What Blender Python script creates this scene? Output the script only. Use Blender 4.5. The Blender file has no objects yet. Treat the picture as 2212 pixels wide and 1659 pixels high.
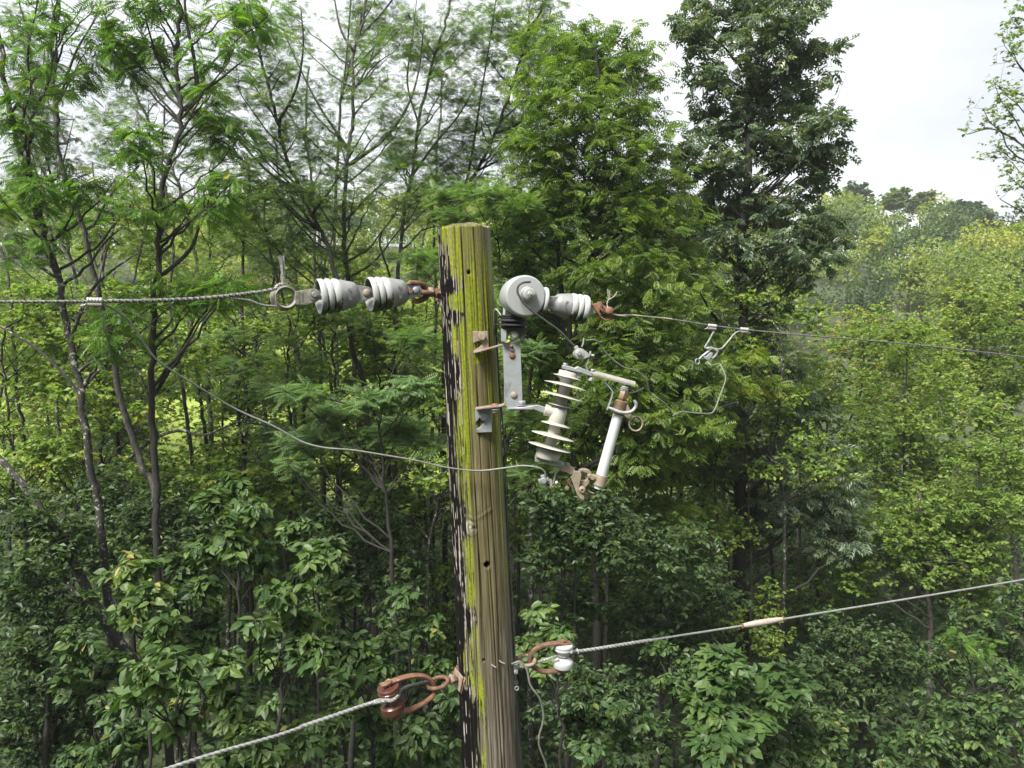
import bpy, bmesh, math, random
import numpy as np
from mathutils import Vector, Matrix

random.seed(7)
sc = bpy.context.scene
COL = sc.collection
R_ = math.radians

# ------------------------------------------------------------------ camera, light, exposure
CAM_Z = 8.0
PITCH = math.atan((829.5 - 664.0) / 1658.0)          # looking slightly down
FOC = 1658.0                                          # focal length for a picture 2212 wide
cam_d = bpy.data.cameras.new("camera")
cam = bpy.data.objects.new("camera", cam_d)
COL.objects.link(cam)
cam.location = (0, 0, CAM_Z)
cam.rotation_euler = (math.pi / 2 - PITCH, 0, 0)
cam_d.sensor_width = 36.0
cam_d.lens = 36.0 * FOC / 2212.0
cam_d.clip_start = 0.05
cam_d.clip_end = 3000.0
sc.camera = cam

SUN_ELEV, SUN_AZ = R_(54), R_(218)                    # azimuth clockwise from +Y: behind the camera, a little to its left
world = bpy.data.worlds.new("World")
sc.world = world
world.use_nodes = True
wn, wl = world.node_tree.nodes, world.node_tree.links
wn.clear()
wout = wn.new("ShaderNodeOutputWorld")
wbg = wn.new("ShaderNodeBackground")
sky = wn.new("ShaderNodeTexSky")
sky.sky_type = 'NISHITA'
sky.sun_disc = False
sky.sun_elevation = SUN_ELEV
sky.sun_rotation = SUN_AZ
sky.dust_density = 3.0
sky.air_density = 1.0
# an even overcast: cloud cover over the blue, slightly uneven
tcw = wn.new("ShaderNodeTexCoord")
mpw = wn.new("ShaderNodeMapping")
mpw.inputs['Scale'].default_value = (1.0, 1.0, 2.2)
nzw = wn.new("ShaderNodeTexNoise")
nzw.inputs['Scale'].default_value = 2.6
nzw.inputs['Detail'].default_value = 5.0
nzw.inputs['Roughness'].default_value = 0.5
rpw = wn.new("ShaderNodeValToRGB")
rpw.color_ramp.elements[0].position = 0.30
rpw.color_ramp.elements[0].color = (7.6, 8.0, 8.7, 1)
rpw.color_ramp.elements[1].position = 0.62
rpw.color_ramp.elements[1].color = (11.5, 11.6, 11.7, 1)
mxw = wn.new("ShaderNodeMix")
mxw.data_type = 'RGBA'
mxw.inputs['Factor'].default_value = 0.85
wl.new(tcw.outputs['Generated'], mpw.inputs['Vector'])
wl.new(mpw.outputs['Vector'], nzw.inputs['Vector'])
wl.new(nzw.outputs['Fac'], rpw.inputs['Fac'])
wl.new(sky.outputs['Color'], mxw.inputs['A'])
wl.new(rpw.outputs['Color'], mxw.inputs['B'])
wl.new(mxw.outputs['Result'], wbg.inputs['Color'])
wbg.inputs['Strength'].default_value = 0.041
wl.new(wbg.outputs['Background'], wout.inputs['Surface'])

sun_d = bpy.data.lights.new("sun", 'SUN')
sun_d.energy = 4.4
sun_d.angle = R_(20)
sun_d.color = (1.0, 0.96, 0.88)
sun = bpy.data.objects.new("sun", sun_d)
COL.objects.link(sun)
_sd = Vector((math.sin(SUN_AZ) * math.cos(SUN_ELEV), math.cos(SUN_AZ) * math.cos(SUN_ELEV), math.sin(SUN_ELEV)))
sun.rotation_euler = _sd.to_track_quat('Z', 'Y').to_euler()

sc.view_settings.view_transform = 'Standard'
sc.view_settings.look = 'None'
sc.view_settings.gamma = 1.0
sc.view_settings.use_curve_mapping = False
sc.view_settings.exposure = 1.55
sc.cycles.max_bounces = 7
sc.cycles.diffuse_bounces = 4
sc.cycles.glossy_bounces = 2
sc.cycles.transmission_bounces = 5
sc.cycles.use_denoising = True

# ------------------------------------------------------------------ geometry helpers
CP, SP = math.cos(PITCH), math.sin(PITCH)

def W(x, y, Y):
    """point of the place seen at (x, y) of a 2212-wide picture, Y metres ahead"""
    u, v = (x - 1106.0) / FOC, -(y - 829.5) / FOC
    d = np.array([u, CP + v * SP, -SP + v * CP])
    return d * (Y / d[1]) + np.array([0, 0, CAM_Z])

ZB = {1: (600, 600, 500 / 2212), 2: (1020, 520, 280 / 801), 3: (1190, 640, 330 / 1304), 4: (1260, 820, 360 / 1422),
      5: (880, 1550, 580 / 2212), 6: (1400, 680, 560 / 2212), 7: (1250, 1250, 750 / 1991), 8: (0, 600, 700 / 2212),
      9: (1330, 690, 200 / 2212), 10: (1330, 1110, 160 / 2212), 11: (655, 680, 150 / 2212), 12: (1690, 780, 160 / 2212)}
def Z(n, zx, zy, Y):
    x0, y0, s = ZB[n]
    return W((x0 + zx * s) / 1.13020, (y0 + zy * s) / 1.13020, Y)
def zlen(n, px, Y):
    return px * ZB[n][2] / 1.1302 / FOC * Y

def nrm(v):
    v = np.asarray(v, float)
    return v / (np.linalg.norm(v, axis=-1, keepdims=True) + 1e-12)

def spline(pts, n=8):
    P = np.asarray(pts, float)
    if len(P) < 3:
        return P
    Q = np.vstack([2 * P[0] - P[1], P, 2 * P[-1] - P[-2]])
    out = []
    for i in range(1, len(Q) - 2):
        p0, p1, p2, p3 = Q[i - 1], Q[i], Q[i + 1], Q[i + 2]
        for k in range(n):
            t = k / n
            out.append(0.5 * ((2 * p1) + (-p0 + p2) * t + (2 * p0 - 5 * p1 + 4 * p2 - p3) * t * t + (-p0 + 3 * p1 - 3 * p2 + p3) * t ** 3))
    out.append(P[-1])
    return np.array(out)

def frame_of(axis):
    a = nrm(axis)
    h = np.array([0, 0, 1.0]) if abs(a[2]) < 0.9 else np.array([1.0, 0, 0])
    e1 = nrm(np.cross(h, a))
    e2 = np.cross(a, e1)
    return a, e1, e2

class MB:
    """collects shapes, then links them as one mesh object"""
    def __init__(self):
        self.v, self.f = [], []
    def add(self, V, F):
        o = len(self.v)
        self.v += [tuple(map(float, p)) for p in V]
        self.f += [tuple(i + o for i in q) for q in F]
        return self
    def tube(self, pts, r, n=8, cap=True):
        P = np.asarray(pts, float)
        m = len(P)
        rr = np.full(m, r) if np.isscalar(r) else np.asarray(r, float)
        T = nrm(np.gradient(P, axis=0))
        e1 = frame_of(T[0])[1]
        V = []
        for i in range(m):
            e1 = nrm(e1 - T[i] * np.dot(e1, T[i]))
            e2 = np.cross(T[i], e1)
            for k in range(n):
                a = 2 * math.pi * k / n
                V.append(P[i] + rr[i] * (math.cos(a) * e1 + math.sin(a) * e2))
        F = [(i * n + k, i * n + (k + 1) % n, (i + 1) * n + (k + 1) % n, (i + 1) * n + k) for i in range(m - 1) for k in range(n)]
        if cap:
            F += [tuple(range(n - 1, -1, -1)), tuple(range((m - 1) * n, m * n))]
        return self.add(V, F)
    def rope(self, pts, r, lobes=6, pitch=0.09, depth=0.24, step=None):
        """twisted cable: a lobed section that turns along the way, one closed surface"""
        P = np.asarray(pts, float)
        L = np.r_[0, np.cumsum(np.linalg.norm(np.diff(P, axis=0), axis=1))]
        step = step or pitch / 8
        m = max(8, int(L[-1] / step))
        s = np.linspace(0, L[-1], m)
        P = np.stack([np.interp(s, L, P[:, i]) for i in range(3)], 1)
        T = nrm(np.gradient(P, axis=0))
        n = lobes * 3
        e1 = frame_of(T[0])[1]
        a = np.arange(n) * 2 * math.pi / n
        rad = r * (1 - depth + depth * np.abs(np.cos(a * lobes / 2)) ** 0.7)
        V = []
        for i in range(m):
            e1 = nrm(e1 - T[i] * np.dot(e1, T[i]))
            e2 = np.cross(T[i], e1)
            b = a + s[i] / pitch * 2 * math.pi / 1.0
            V.append(P[i] + rad[:, None] * (np.cos(b)[:, None] * e1 + np.sin(b)[:, None] * e2))
        V = np.concatenate(V)
        F = [(i * n + k, i * n + (k + 1) % n, (i + 1) * n + (k + 1) % n, (i + 1) * n + k) for i in range(m - 1) for k in range(n)]
        F += [tuple(range(n - 1, -1, -1)), tuple(range((m - 1) * n, m * n))]
        return self.add(V, F)
    def lathe(self, p0, axis, prof, n=32, closed=False):
        """prof: (distance along the axis, radius)"""
        a, e1, e2 = frame_of(axis)
        p0 = np.asarray(p0, float)
        V = []
        for t, r in prof:
            for k in range(n):
                b = 2 * math.pi * k / n
                V.append(p0 + a * t + max(r, 1e-5) * (math.cos(b) * e1 + math.sin(b) * e2))
        m = len(prof)
        F = [(i * n + k, i * n + (k + 1) % n, (i + 1) * n + (k + 1) % n, (i + 1) * n + k) for i in range(m - 1) for k in range(n)]
        if closed:
            F += [((m - 1) * n + k, (m - 1) * n + (k + 1) % n, (k + 1) % n, k) for k in range(n)]
        else:
            F += [tuple(range(n - 1, -1, -1)), tuple(range((m - 1) * n, m * n))]
        return self.add(V, F)
    def cyl(self, p0, p1, r, n=16, r1=None):
        p0, p1 = np.asarray(p0, float), np.asarray(p1, float)
        L = np.linalg.norm(p1 - p0)
        return self.lathe(p0, p1 - p0, [(0, r), (L, r if r1 is None else r1)], n)
    def hexnut(self, c, axis, r, h):
        a = nrm(axis)
        return self.lathe(np.asarray(c) - a * h / 2, a, [(0, r * 0.93), (h * 0.12, r), (h * 0.88, r), (h, r * 0.93)], 6)
    def dome(self, c, axis, r, h, n=20):
        return self.lathe(c, axis, [(-0.002, r)] + [(h * math.sin(t), r * math.cos(t)) for t in np.linspace(0, 1.45, 6)], n)
    def prism(self, poly, ext):
        P = np.asarray(poly, float)
        e = np.asarray(ext, float)
        m = len(P)
        V = np.vstack([P, P + e])
        F = [tuple(range(m - 1, -1, -1)), tuple(range(m, 2 * m))] + [(i, (i + 1) % m, m + (i + 1) % m, m + i) for i in range(m)]
        return self.add(V, F)
    def bar(self, p, q, w, d, side=(0, 1, 0)):
        """flat bar from p to q; d is its size along side, w across"""
        return self.sweep([p, q], w, d, side)
    def sweep(self, pts, w, d, side=(0, 1, 0)):
        P = np.asarray(pts, float)
        T = nrm(np.gradient(P, axis=0))
        s = nrm(side)
        V = []
        m = len(P)
        ww = np.full(m, w) if np.isscalar(w) else np.asarray(w)
        dd = np.full(m, d) if np.isscalar(d) else np.asarray(d)
        for i in range(m):
            s_ = nrm(s - T[i] * np.dot(s, T[i]))
            x = np.cross(T[i], s_)
            for a, b in ((-1, -1), (1, -1), (1, 1), (-1, 1)):
                V.append(P[i] + x * ww[i] * a / 2 + s_ * dd[i] * b / 2)
        F = [(i * 4 + k, i * 4 + (k + 1) % 4, i * 4 + 4 + (k + 1) % 4, i * 4 + 4 + k) for i in range(m - 1) for k in range(4)]
        F += [(3, 2, 1, 0), ((m - 1) * 4, (m - 1) * 4 + 1, (m - 1) * 4 + 2, (m - 1) * 4 + 3)]
        return self.add(V, F)
    def torus(self, c, axis, R, r, n=32, k=10, sx=1.0, sy=1.0, xdir=None, arc=(0, 2 * math.pi)):
        a, e1, e2 = frame_of(axis)
        if xdir is not None:
            e1 = nrm(np.asarray(xdir) - a * np.dot(xdir, a))
            e2 = np.cross(a, e1)
        full = arc[1] - arc[0] > 6.28
        t = np.linspace(arc[0], arc[1], n + (1 if full else 0))
        pts = [np.asarray(c) + R * (sx * math.cos(b) * e1 + sy * math.sin(b) * e2) for b in (t[:-1] if full else t)]
        if not full:
            return self.tube(pts, r, k)
        m = len(pts)
        V = []
        for i in range(m):
            T = nrm(pts[(i + 1) % m] - pts[i - 1])
            o = np.cross(T, a)
            for q in range(k):
                b = 2 * math.pi * q / k
                V.append(pts[i] + r * (math.cos(b) * o + math.sin(b) * a))
        F = [(i * k + q, i * k + (q + 1) % k, ((i + 1) % m) * k + (q + 1) % k, ((i + 1) % m) * k + q) for i in range(m) for q in range(k)]
        return self.add(V, F)
    def build(self, name, mat, parent=None, bevel=0.0, angle=38):
        me = bpy.data.meshes.new(name)
        o0 = np.array(ORIGIN.get(parent.name, (0, 0, 0))) if parent else np.zeros(3)
        me.from_pydata([tuple(np.asarray(p) - o0) for p in self.v], [], self.f)
        bm = bmesh.new(); bm.from_mesh(me)
        bmesh.ops.recalc_face_normals(bm, faces=bm.faces)
        bm.to_mesh(me); bm.free()
        for p in me.polygons:
            p.use_smooth = True
        me.set_sharp_from_angle(angle=R_(angle))
        me.materials.append(mat)
        o = bpy.data.objects.new(name, me)
        COL.objects.link(o)
        if parent:
            o.parent = parent
            ORIGIN[o.name] = tuple(o0)
        if bevel:
            m = o.modifiers.new("bevel", 'BEVEL')
            m.width = bevel; m.segments = 2; m.limit_method = 'ANGLE'; m.angle_limit = R_(40)
        return o

ORIGIN = {}
def thing(name, loc, label, cat, group=None):
    o = bpy.data.objects.new(name, None)
    COL.objects.link(o)
    o.empty_display_size = 0.05
    o.location = tuple(map(float, loc))
    ORIGIN[o.name] = tuple(map(float, loc))
    o['label'] = label; o['category'] = cat
    if group: o['group'] = group
    return o
def tag(o, label, cat, group=None):
    o['label'] = label; o['category'] = cat
    if group: o['group'] = group
    return o

def mesh_np(name, V, faces, mat, parent=None, origin=None, attrs=None, smooth=False):
    """mesh object from arrays; faces: list of (n,3) or (n,4) index arrays"""
    me = bpy.data.meshes.new(name)
    V = np.asarray(V, np.float32)
    if origin is not None:
        V = V - np.asarray(origin, np.float32)
    me.vertices.add(len(V))
    me.vertices.foreach_set("co", V.ravel())
    idx = np.concatenate([f.ravel() for f in faces]).astype(np.int32)
    tot = np.concatenate([np.full(len(f), f.shape[1]) for f in faces])
    start = np.r_[0, np.cumsum(tot)[:-1]].astype(np.int32)
    me.loops.add(len(idx))
    me.loops.foreach_set("vertex_index", idx)
    me.polygons.add(len(tot))
    me.polygons.foreach_set("loop_start", start)
    me.polygons.foreach_set("use_smooth", np.full(len(tot), smooth))
    me.update(calc_edges=True)
    for k, a in (attrs or {}).items():
        at = me.attributes.new(k, 'FLOAT', 'POINT')
        at.data.foreach_set("value", np.asarray(a, np.float32))
    me.materials.append(mat)
    o = bpy.data.objects.new(name, me)
    COL.objects.link(o)
    if parent:
        o.parent = parent
    return o

def vnoise(x, y, seed):
    """smooth value noise on arrays"""
    rng = np.random.default_rng(seed)
    tab = rng.random((64, 64))
    xi, yi = np.floor(x).astype(int), np.floor(y).astype(int)
    fx, fy = x - xi, y - yi
    fx, fy = fx * fx * (3 - 2 * fx), fy * fy * (3 - 2 * fy)
    g = lambda a, b: tab[a % 64, b % 64]
    return (g(xi, yi) * (1 - fx) + g(xi + 1, yi) * fx) * (1 - fy) + (g(xi, yi + 1) * (1 - fx) + g(xi + 1, yi + 1) * fx) * fy
def fbm(x, y, seed, o=4):
    return sum(vnoise(x * 2 ** i, y * 2 ** i, seed + i) * 0.5 ** (i + 1) for i in range(o)) / (1 - 0.5 ** o)

# ------------------------------------------------------------------ materials
def new_mat(name):
    m = bpy.data.materials.new(name)
    m.use_nodes = True
    nt = m.node_tree
    return m, nt.nodes, nt.links, nt.nodes['Principled BSDF']

def metal_mat(name, c0, c1, rough=0.5, metallic=0.6, scale=30, spots=None, bump=0.15):
    """two colours broken up by noise, optional third in spots (rust, dirt)"""
    m, n, l, b = new_mat(name)
    c0, c1 = tuple(0.74 * q for q in c0), tuple(0.74 * q for q in c1)
    if spots: spots = (tuple(0.8 * q for q in spots[0]), spots[1])
    tc = n.new("ShaderNodeTexCoord")
    nz = n.new("ShaderNodeTexNoise"); nz.inputs['Scale'].default_value = scale; nz.inputs['Detail'].default_value = 6; nz.inputs['Roughness'].default_value = 0.65
    l.new(tc.outputs['Object'], nz.inputs['Vector'])
    rp = n.new("ShaderNodeValToRGB")
    rp.color_ramp.elements[0].position = 0.35; rp.color_ramp.elements[0].color = (*c0, 1)
    rp.color_ramp.elements[1].position = 0.65; rp.color_ramp.elements[1].color = (*c1, 1)
    l.new(nz.outputs['Fac'], rp.inputs['Fac'])
    col = rp.outputs['Color']
    if spots:
        n2 = n.new("ShaderNodeTexNoise"); n2.inputs['Scale'].default_value = scale * 0.6; n2.inputs['Detail'].default_value = 4
        l.new(tc.outputs['Object'], n2.inputs['Vector'])
        r2 = n.new("ShaderNodeValToRGB")
        r2.color_ramp.elements[0].position = spots[1]; r2.color_ramp.elements[0].color = (0, 0, 0, 1)
        r2.color_ramp.elements[1].position = spots[1] + 0.08; r2.color_ramp.elements[1].color = (1, 1, 1, 1)
        l.new(n2.outputs['Fac'], r2.inputs['Fac'])
        mx = n.new("ShaderNodeMix"); mx.data_type = 'RGBA'
        l.new(r2.outputs['Color'], mx.inputs['Factor'])
        l.new(col, mx.inputs['A']); mx.inputs['B'].default_value = (*spots[0], 1)
        col = mx.outputs['Result']
    l.new(col, b.inputs['Base Color'])
    b.inputs['Roughness'].default_value = rough
    b.inputs['Metallic'].default_value = metallic
    bp = n.new("ShaderNodeBump"); bp.inputs['Strength'].default_value = bump; bp.inputs['Distance'].default_value = 0.002
    n3 = n.new("ShaderNodeTexNoise"); n3.inputs['Scale'].default_value = scale * 9; n3.inputs['Detail'].default_value = 3
    l.new(tc.outputs['Object'], n3.inputs['Vector'])
    l.new(n3.outputs['Fac'], bp.inputs['Height'])
    l.new(bp.outputs['Normal'], b.inputs['Normal'])
    return m

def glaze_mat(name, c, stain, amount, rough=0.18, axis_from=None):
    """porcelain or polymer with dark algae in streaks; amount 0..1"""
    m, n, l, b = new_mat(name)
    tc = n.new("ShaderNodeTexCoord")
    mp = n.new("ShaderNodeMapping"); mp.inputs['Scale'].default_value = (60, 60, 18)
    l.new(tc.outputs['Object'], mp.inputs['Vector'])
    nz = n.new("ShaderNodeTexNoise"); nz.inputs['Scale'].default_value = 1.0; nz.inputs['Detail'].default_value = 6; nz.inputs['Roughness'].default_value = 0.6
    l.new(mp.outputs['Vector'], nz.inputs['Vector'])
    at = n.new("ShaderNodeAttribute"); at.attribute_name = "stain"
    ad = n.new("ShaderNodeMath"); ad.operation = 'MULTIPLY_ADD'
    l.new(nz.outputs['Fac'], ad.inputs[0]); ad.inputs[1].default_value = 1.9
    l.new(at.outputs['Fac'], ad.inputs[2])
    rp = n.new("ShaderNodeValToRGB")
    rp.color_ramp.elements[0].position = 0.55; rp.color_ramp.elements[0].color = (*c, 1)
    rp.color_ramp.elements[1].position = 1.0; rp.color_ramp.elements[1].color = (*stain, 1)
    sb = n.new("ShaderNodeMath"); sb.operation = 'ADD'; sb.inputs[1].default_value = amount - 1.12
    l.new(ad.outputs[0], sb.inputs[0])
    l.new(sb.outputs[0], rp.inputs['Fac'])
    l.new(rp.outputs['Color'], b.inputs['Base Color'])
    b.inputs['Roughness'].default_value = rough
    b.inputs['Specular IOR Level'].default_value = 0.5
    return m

def leaf_mat(name, ramp, trans=0.38, spec=0.35, rough=0.48, warm=1.5, vary=0.16):
    """ramp: [(tint, rgb)...]; thin leaf with light coming through"""
    m, n, l, b = new_mat(name)
    at = n.new("ShaderNodeAttribute"); at.attribute_name = "tint"
    rp = n.new("ShaderNodeValToRGB")
    els = rp.color_ramp.elements
    els[0].position, els[0].color = ramp[0][0], (*ramp[0][1], 1)
    els[1].position, els[1].color = ramp[-1][0], (*ramp[-1][1], 1)
    for p, c in ramp[1:-1]:
        e = els.new(p); e.color = (*c, 1)
    oi = n.new("ShaderNodeObjectInfo")                      # plants and single leaves differ a little from one another
    ma = n.new("ShaderNodeMath"); ma.operation = 'MULTIPLY_ADD'
    l.new(oi.outputs['Random'], ma.inputs[0]); ma.inputs[1].default_value = vary; ma.inputs[2].default_value = -0.5 * vary
    ms = n.new("ShaderNodeMath"); ms.operation = 'ADD'
    l.new(at.outputs['Fac'], ms.inputs[0]); l.new(ma.outputs[0], ms.inputs[1])
    l.new(ms.outputs[0], rp.inputs['Fac'])
    l.new(rp.outputs['Color'], b.inputs['Base Color'])
    b.inputs['Roughness'].default_value = rough
    b.inputs['Specular IOR Level'].default_value = spec
    tr = n.new("ShaderNodeBsdfTranslucent")
    mu = n.new("ShaderNodeMix"); mu.data_type = 'RGBA'; mu.blend_type = 'MULTIPLY'; mu.inputs['Factor'].default_value = 1.0
    l.new(rp.outputs['Color'], mu.inputs['A']); mu.inputs['B'].default_value = (warm * 1.0, warm * 1.18, warm * 0.42, 1)
    l.new(mu.outputs['Result'], tr.inputs['Color'])
    mx = n.new("ShaderNodeMixShader"); mx.inputs['Fac'].default_value = trans
    out = n['Material Output']
    l.new(b.outputs['BSDF'], mx.inputs[1]); l.new(tr.outputs['BSDF'], mx.inputs[2])
    l.new(mx.outputs['Shader'], out.inputs['Surface'])
    return m

def bark_mat(name, dark, mid, lichen, amount=0.62, scale=9):
    m, n, l, b = new_mat(name)
    tc = n.new("ShaderNodeTexCoord")
    mp = n.new("ShaderNodeMapping"); mp.inputs['Scale'].default_value = (1, 1, 0.45)
    l.new(tc.outputs['Object'], mp.inputs['Vector'])
    nz = n.new("ShaderNodeTexNoise"); nz.inputs['Scale'].default_value = scale * 3; nz.inputs['Detail'].default_value = 6
    l.new(mp.outputs['Vector'], nz.inputs['Vector'])
    rp = n.new("ShaderNodeValToRGB")
    rp.color_ramp.elements[0].position = 0.35; rp.color_ramp.elements[0].color = (*dark, 1)
    rp.color_ramp.elements[1].position = 0.7; rp.color_ramp.elements[1].color = (*mid, 1)
    l.new(nz.outputs['Fac'], rp.inputs['Fac'])
    n2 = n.new("ShaderNodeTexNoise"); n2.inputs['Scale'].default_value = scale; n2.inputs['Detail'].default_value = 7; n2.inputs['Roughness'].default_value = 0.7
    l.new(tc.outputs['Object'], n2.inputs['Vector'])
    r2 = n.new("ShaderNodeValToRGB")
    r2.color_ramp.elements[0].position = amount; r2.color_ramp.elements[0].color = (0, 0, 0, 1)
    r2.color_ramp.elements[1].position = amount + 0.05; r2.color_ramp.elements[1].color = (1, 1, 1, 1)
    l.new(n2.outputs['Fac'], r2.inputs['Fac'])
    mx = n.new("ShaderNodeMix"); mx.data_type = 'RGBA'
    l.new(r2.outputs['Color'], mx.inputs['Factor']); l.new(rp.outputs['Color'], mx.inputs['A']); mx.inputs['B'].default_value = (*lichen, 1)
    l.new(mx.outputs['Result'], b.inputs['Base Color'])
    b.inputs['Roughness'].default_value = 0.85
    bp = n.new("ShaderNodeBump"); bp.inputs['Strength'].default_value = 0.6; bp.inputs['Distance'].default_value = 0.01
    l.new(nz.outputs['Fac'], bp.inputs['Height']); l.new(bp.outputs['Normal'], b.inputs['Normal'])
    return m

M = {}
YEL = (0.30, 0.24, 0.02)
M['leaf_locust'] = leaf_mat('locust leaf', [(0, (0.034, 0.066, 0.016)), (0.45, (0.066, 0.122, 0.024)), (0.85, (0.112, 0.180, 0.030)), (1, (0.19, 0.20, 0.035))], 0.45)
M['leaf_feather'] = leaf_mat('young locust leaf', [(0, (0.050, 0.092, 0.038)), (0.5, (0.092, 0.155, 0.056)), (0.9, (0.135, 0.205, 0.062)), (1, (0.18, 0.22, 0.06))], 0.40)
M['leaf_sumac'] = leaf_mat('long compound leaf', [(0, (0.036, 0.080, 0.014)), (0.45, (0.075, 0.150, 0.022)), (0.9, (0.13, 0.215, 0.028)), (1, (0.28, 0.27, 0.03))], 0.45)
M['leaf_walnut'] = leaf_mat('walnut leaf', [(0, (0.044, 0.082, 0.016)), (0.45, (0.088, 0.146, 0.025)), (0.9, (0.148, 0.208, 0.034)), (1, (0.22, 0.24, 0.035))], 0.46)
M['leaf_ash'] = leaf_mat('dark ash leaf', [(0, (0.036, 0.058, 0.033)), (0.5, (0.068, 0.105, 0.058)), (0.95, (0.112, 0.155, 0.082)), (1, (0.13, 0.15, 0.06))], 0.38, 0.5, 0.42)
M['leaf_broad'] = leaf_mat('broad leaf', [(0, (0.020, 0.044, 0.014)), (0.5, (0.048, 0.092, 0.025)), (0.96, (0.112, 0.165, 0.044)), (1, (0.22, 0.20, 0.06))], 0.38, 0.35, 0.50, vary=0.30)
M['leaf_shade'] = leaf_mat('shade leaf', [(0, (0.020, 0.040, 0.014)), (0.5, (0.040, 0.074, 0.023)), (0.95, (0.076, 0.122, 0.032)), (1, (0.18, 0.15, 0.05))], 0.36)
M['leaf_pale'] = leaf_mat('yellowing leaf', [(0, (0.070, 0.118, 0.024)), (0.4, (0.120, 0.190, 0.034)), (0.85, (0.195, 0.255, 0.046)), (0.96, (0.25, 0.25, 0.06)), (1, (0.25, 0.16, 0.06))], 0.44)
M['leaf_hill'] = leaf_mat('hill leaf', [(0, (0.028, 0.055, 0.026)), (0.25, (0.056, 0.096, 0.030)), (0.55, (0.105, 0.150, 0.034)), (0.8, (0.175, 0.215, 0.040)), (1, (0.24, 0.255, 0.045))], 0.44)
M['bark_dark'] = bark_mat('dark bark', (0.006, 0.005, 0.004), (0.018, 0.0155, 0.0125), (0.12, 0.13, 0.10), 0.66)
M['bark_lichen'] = bark_mat('lichen bark', (0.009, 0.008, 0.0065), (0.028, 0.025, 0.021), (0.24, 0.26, 0.205), 0.56, 14)
M['bark_grey'] = bark_mat('grey bark', (0.026, 0.023, 0.020), (0.070, 0.064, 0.056), (0.22, 0.23, 0.19), 0.60)
M['bark_pale'] = bark_mat('pale dead wood', (0.16, 0.13, 0.09), (0.32, 0.27, 0.19), (0.42, 0.40, 0.32), 0.6)
# ------------------------------------------------------------------ ground and hill
def ground_z(x, y):
    x, y = np.asarray(x, float), np.asarray(y, float)
    s = np.clip((y - 26) / 95, 0, 1)
    hill = 17.5 * s * s * (3 - 2 * s) * 0.55 + 17.5 * 0.45 * s
    side = 1.0 - 0.22 * np.clip((x - 25) / 60, 0, 1)
    dip = -0.9 * np.exp(-((y - 15) / 9.0) ** 2)
    back = 26.0 * np.clip((-6 - y) / 40.0, 0, 1) ** 1.1        # unseen valley side, added behind the camera to cut low front light
    return hill * side + back + dip + 0.5 * (fbm(x / 9 + 50, y / 9 + 50, 3) - 0.5) - np.clip((y - 150) / 200, 0, 1) * 14

def meadow(x, y):
    """1 on the open grass slope beyond the wood, left of the pole"""
    x, y = np.asarray(x, float), np.asarray(y, float)
    e = 5 * (fbm(x / 12 + 30, y / 12 + 30, 8, 2) - 0.5)
    return np.clip((11 - x + 2 * e) / 3, 0, 1) * np.clip((x + 66 + e) / 5, 0, 1) * np.clip((y - 31 + e) / 3, 0, 1) * np.clip((78 - y + 2 * e) / 4, 0, 1)

def make_ground():
    xs = np.r_[np.linspace(-400, -60, 15), np.linspace(-55, 55, 90), np.linspace(60, 400, 15)]
    ys = np.r_[np.linspace(-200, -12, 12), np.linspace(-10, 60, 90), np.linspace(63, 220, 50), np.linspace(240, 420, 14)]
    X, Y = np.meshgrid(xs, ys)
    V = np.stack([X, Y, ground_z(X, Y)], -1).reshape(-1, 3)
    nx, ny = len(xs), len(ys)
    i, j = np.meshgrid(np.arange(nx - 1), np.arange(ny - 1))
    a = (j * nx + i).ravel()
    F = np.stack([a, a + 1, a + nx + 1, a + nx], 1)
    m, n, l, b = new_mat("forest floor")
    tc = n.new("ShaderNodeTexCoord")
    nz = n.new("ShaderNodeTexNoise"); nz.inputs['Scale'].default_value = 2.2; nz.inputs['Detail'].default_value = 10; nz.inputs['Roughness'].default_value = 0.7
    l.new(tc.outputs['Object'], nz.inputs['Vector'])
    rp = n.new("ShaderNodeValToRGB")
    e = rp.color_ramp.elements
    e[0].position, e[0].color = 0.35, (0.018, 0.022, 0.010, 1)
    e[1].position, e[1].color = 0.72, (0.075, 0.058, 0.034, 1)
    k = e.new(0.52); k.color = (0.030, 0.045, 0.014, 1)
    l.new(nz.outputs['Fac'], rp.inputs['Fac'])
    at = n.new("ShaderNodeAttribute"); at.attribute_name = "meadow"
    r2 = n.new("ShaderNodeValToRGB")
    r2.color_ramp.elements[0].position, r2.color_ramp.elements[0].color = 0.35, (0.12, 0.165, 0.024, 1)
    r2.color_ramp.elements[1].position, r2.color_ramp.elements[1].color = 0.65, (0.20, 0.245, 0.036, 1)
    l.new(nz.outputs['Fac'], r2.inputs['Fac'])
    mx = n.new("ShaderNodeMix"); mx.data_type = 'RGBA'
    l.new(at.outputs['Fac'], mx.inputs['Factor']); l.new(rp.outputs['Color'], mx.inputs['A']); l.new(r2.outputs['Color'], mx.inputs['B'])
    l.new(mx.outputs['Result'], b.inputs['Base Color'])
    b.inputs['Roughness'].default_value = 0.95
    bp = n.new("ShaderNodeBump"); bp.inputs['Strength'].default_value = 0.8; bp.inputs['Distance'].default_value = 0.05
    l.new(nz.outputs['Fac'], bp.inputs['Height']); l.new(bp.outputs['Normal'], b.inputs['Normal'])
    o = mesh_np("ground", V, [F], m, smooth=True, attrs={"meadow": meadow(V[:, 0], V[:, 1])})
    o['kind'] = 'structure'; o['label'] = 'dark leaf-littered forest floor rising to a hill'
make_ground()

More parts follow.
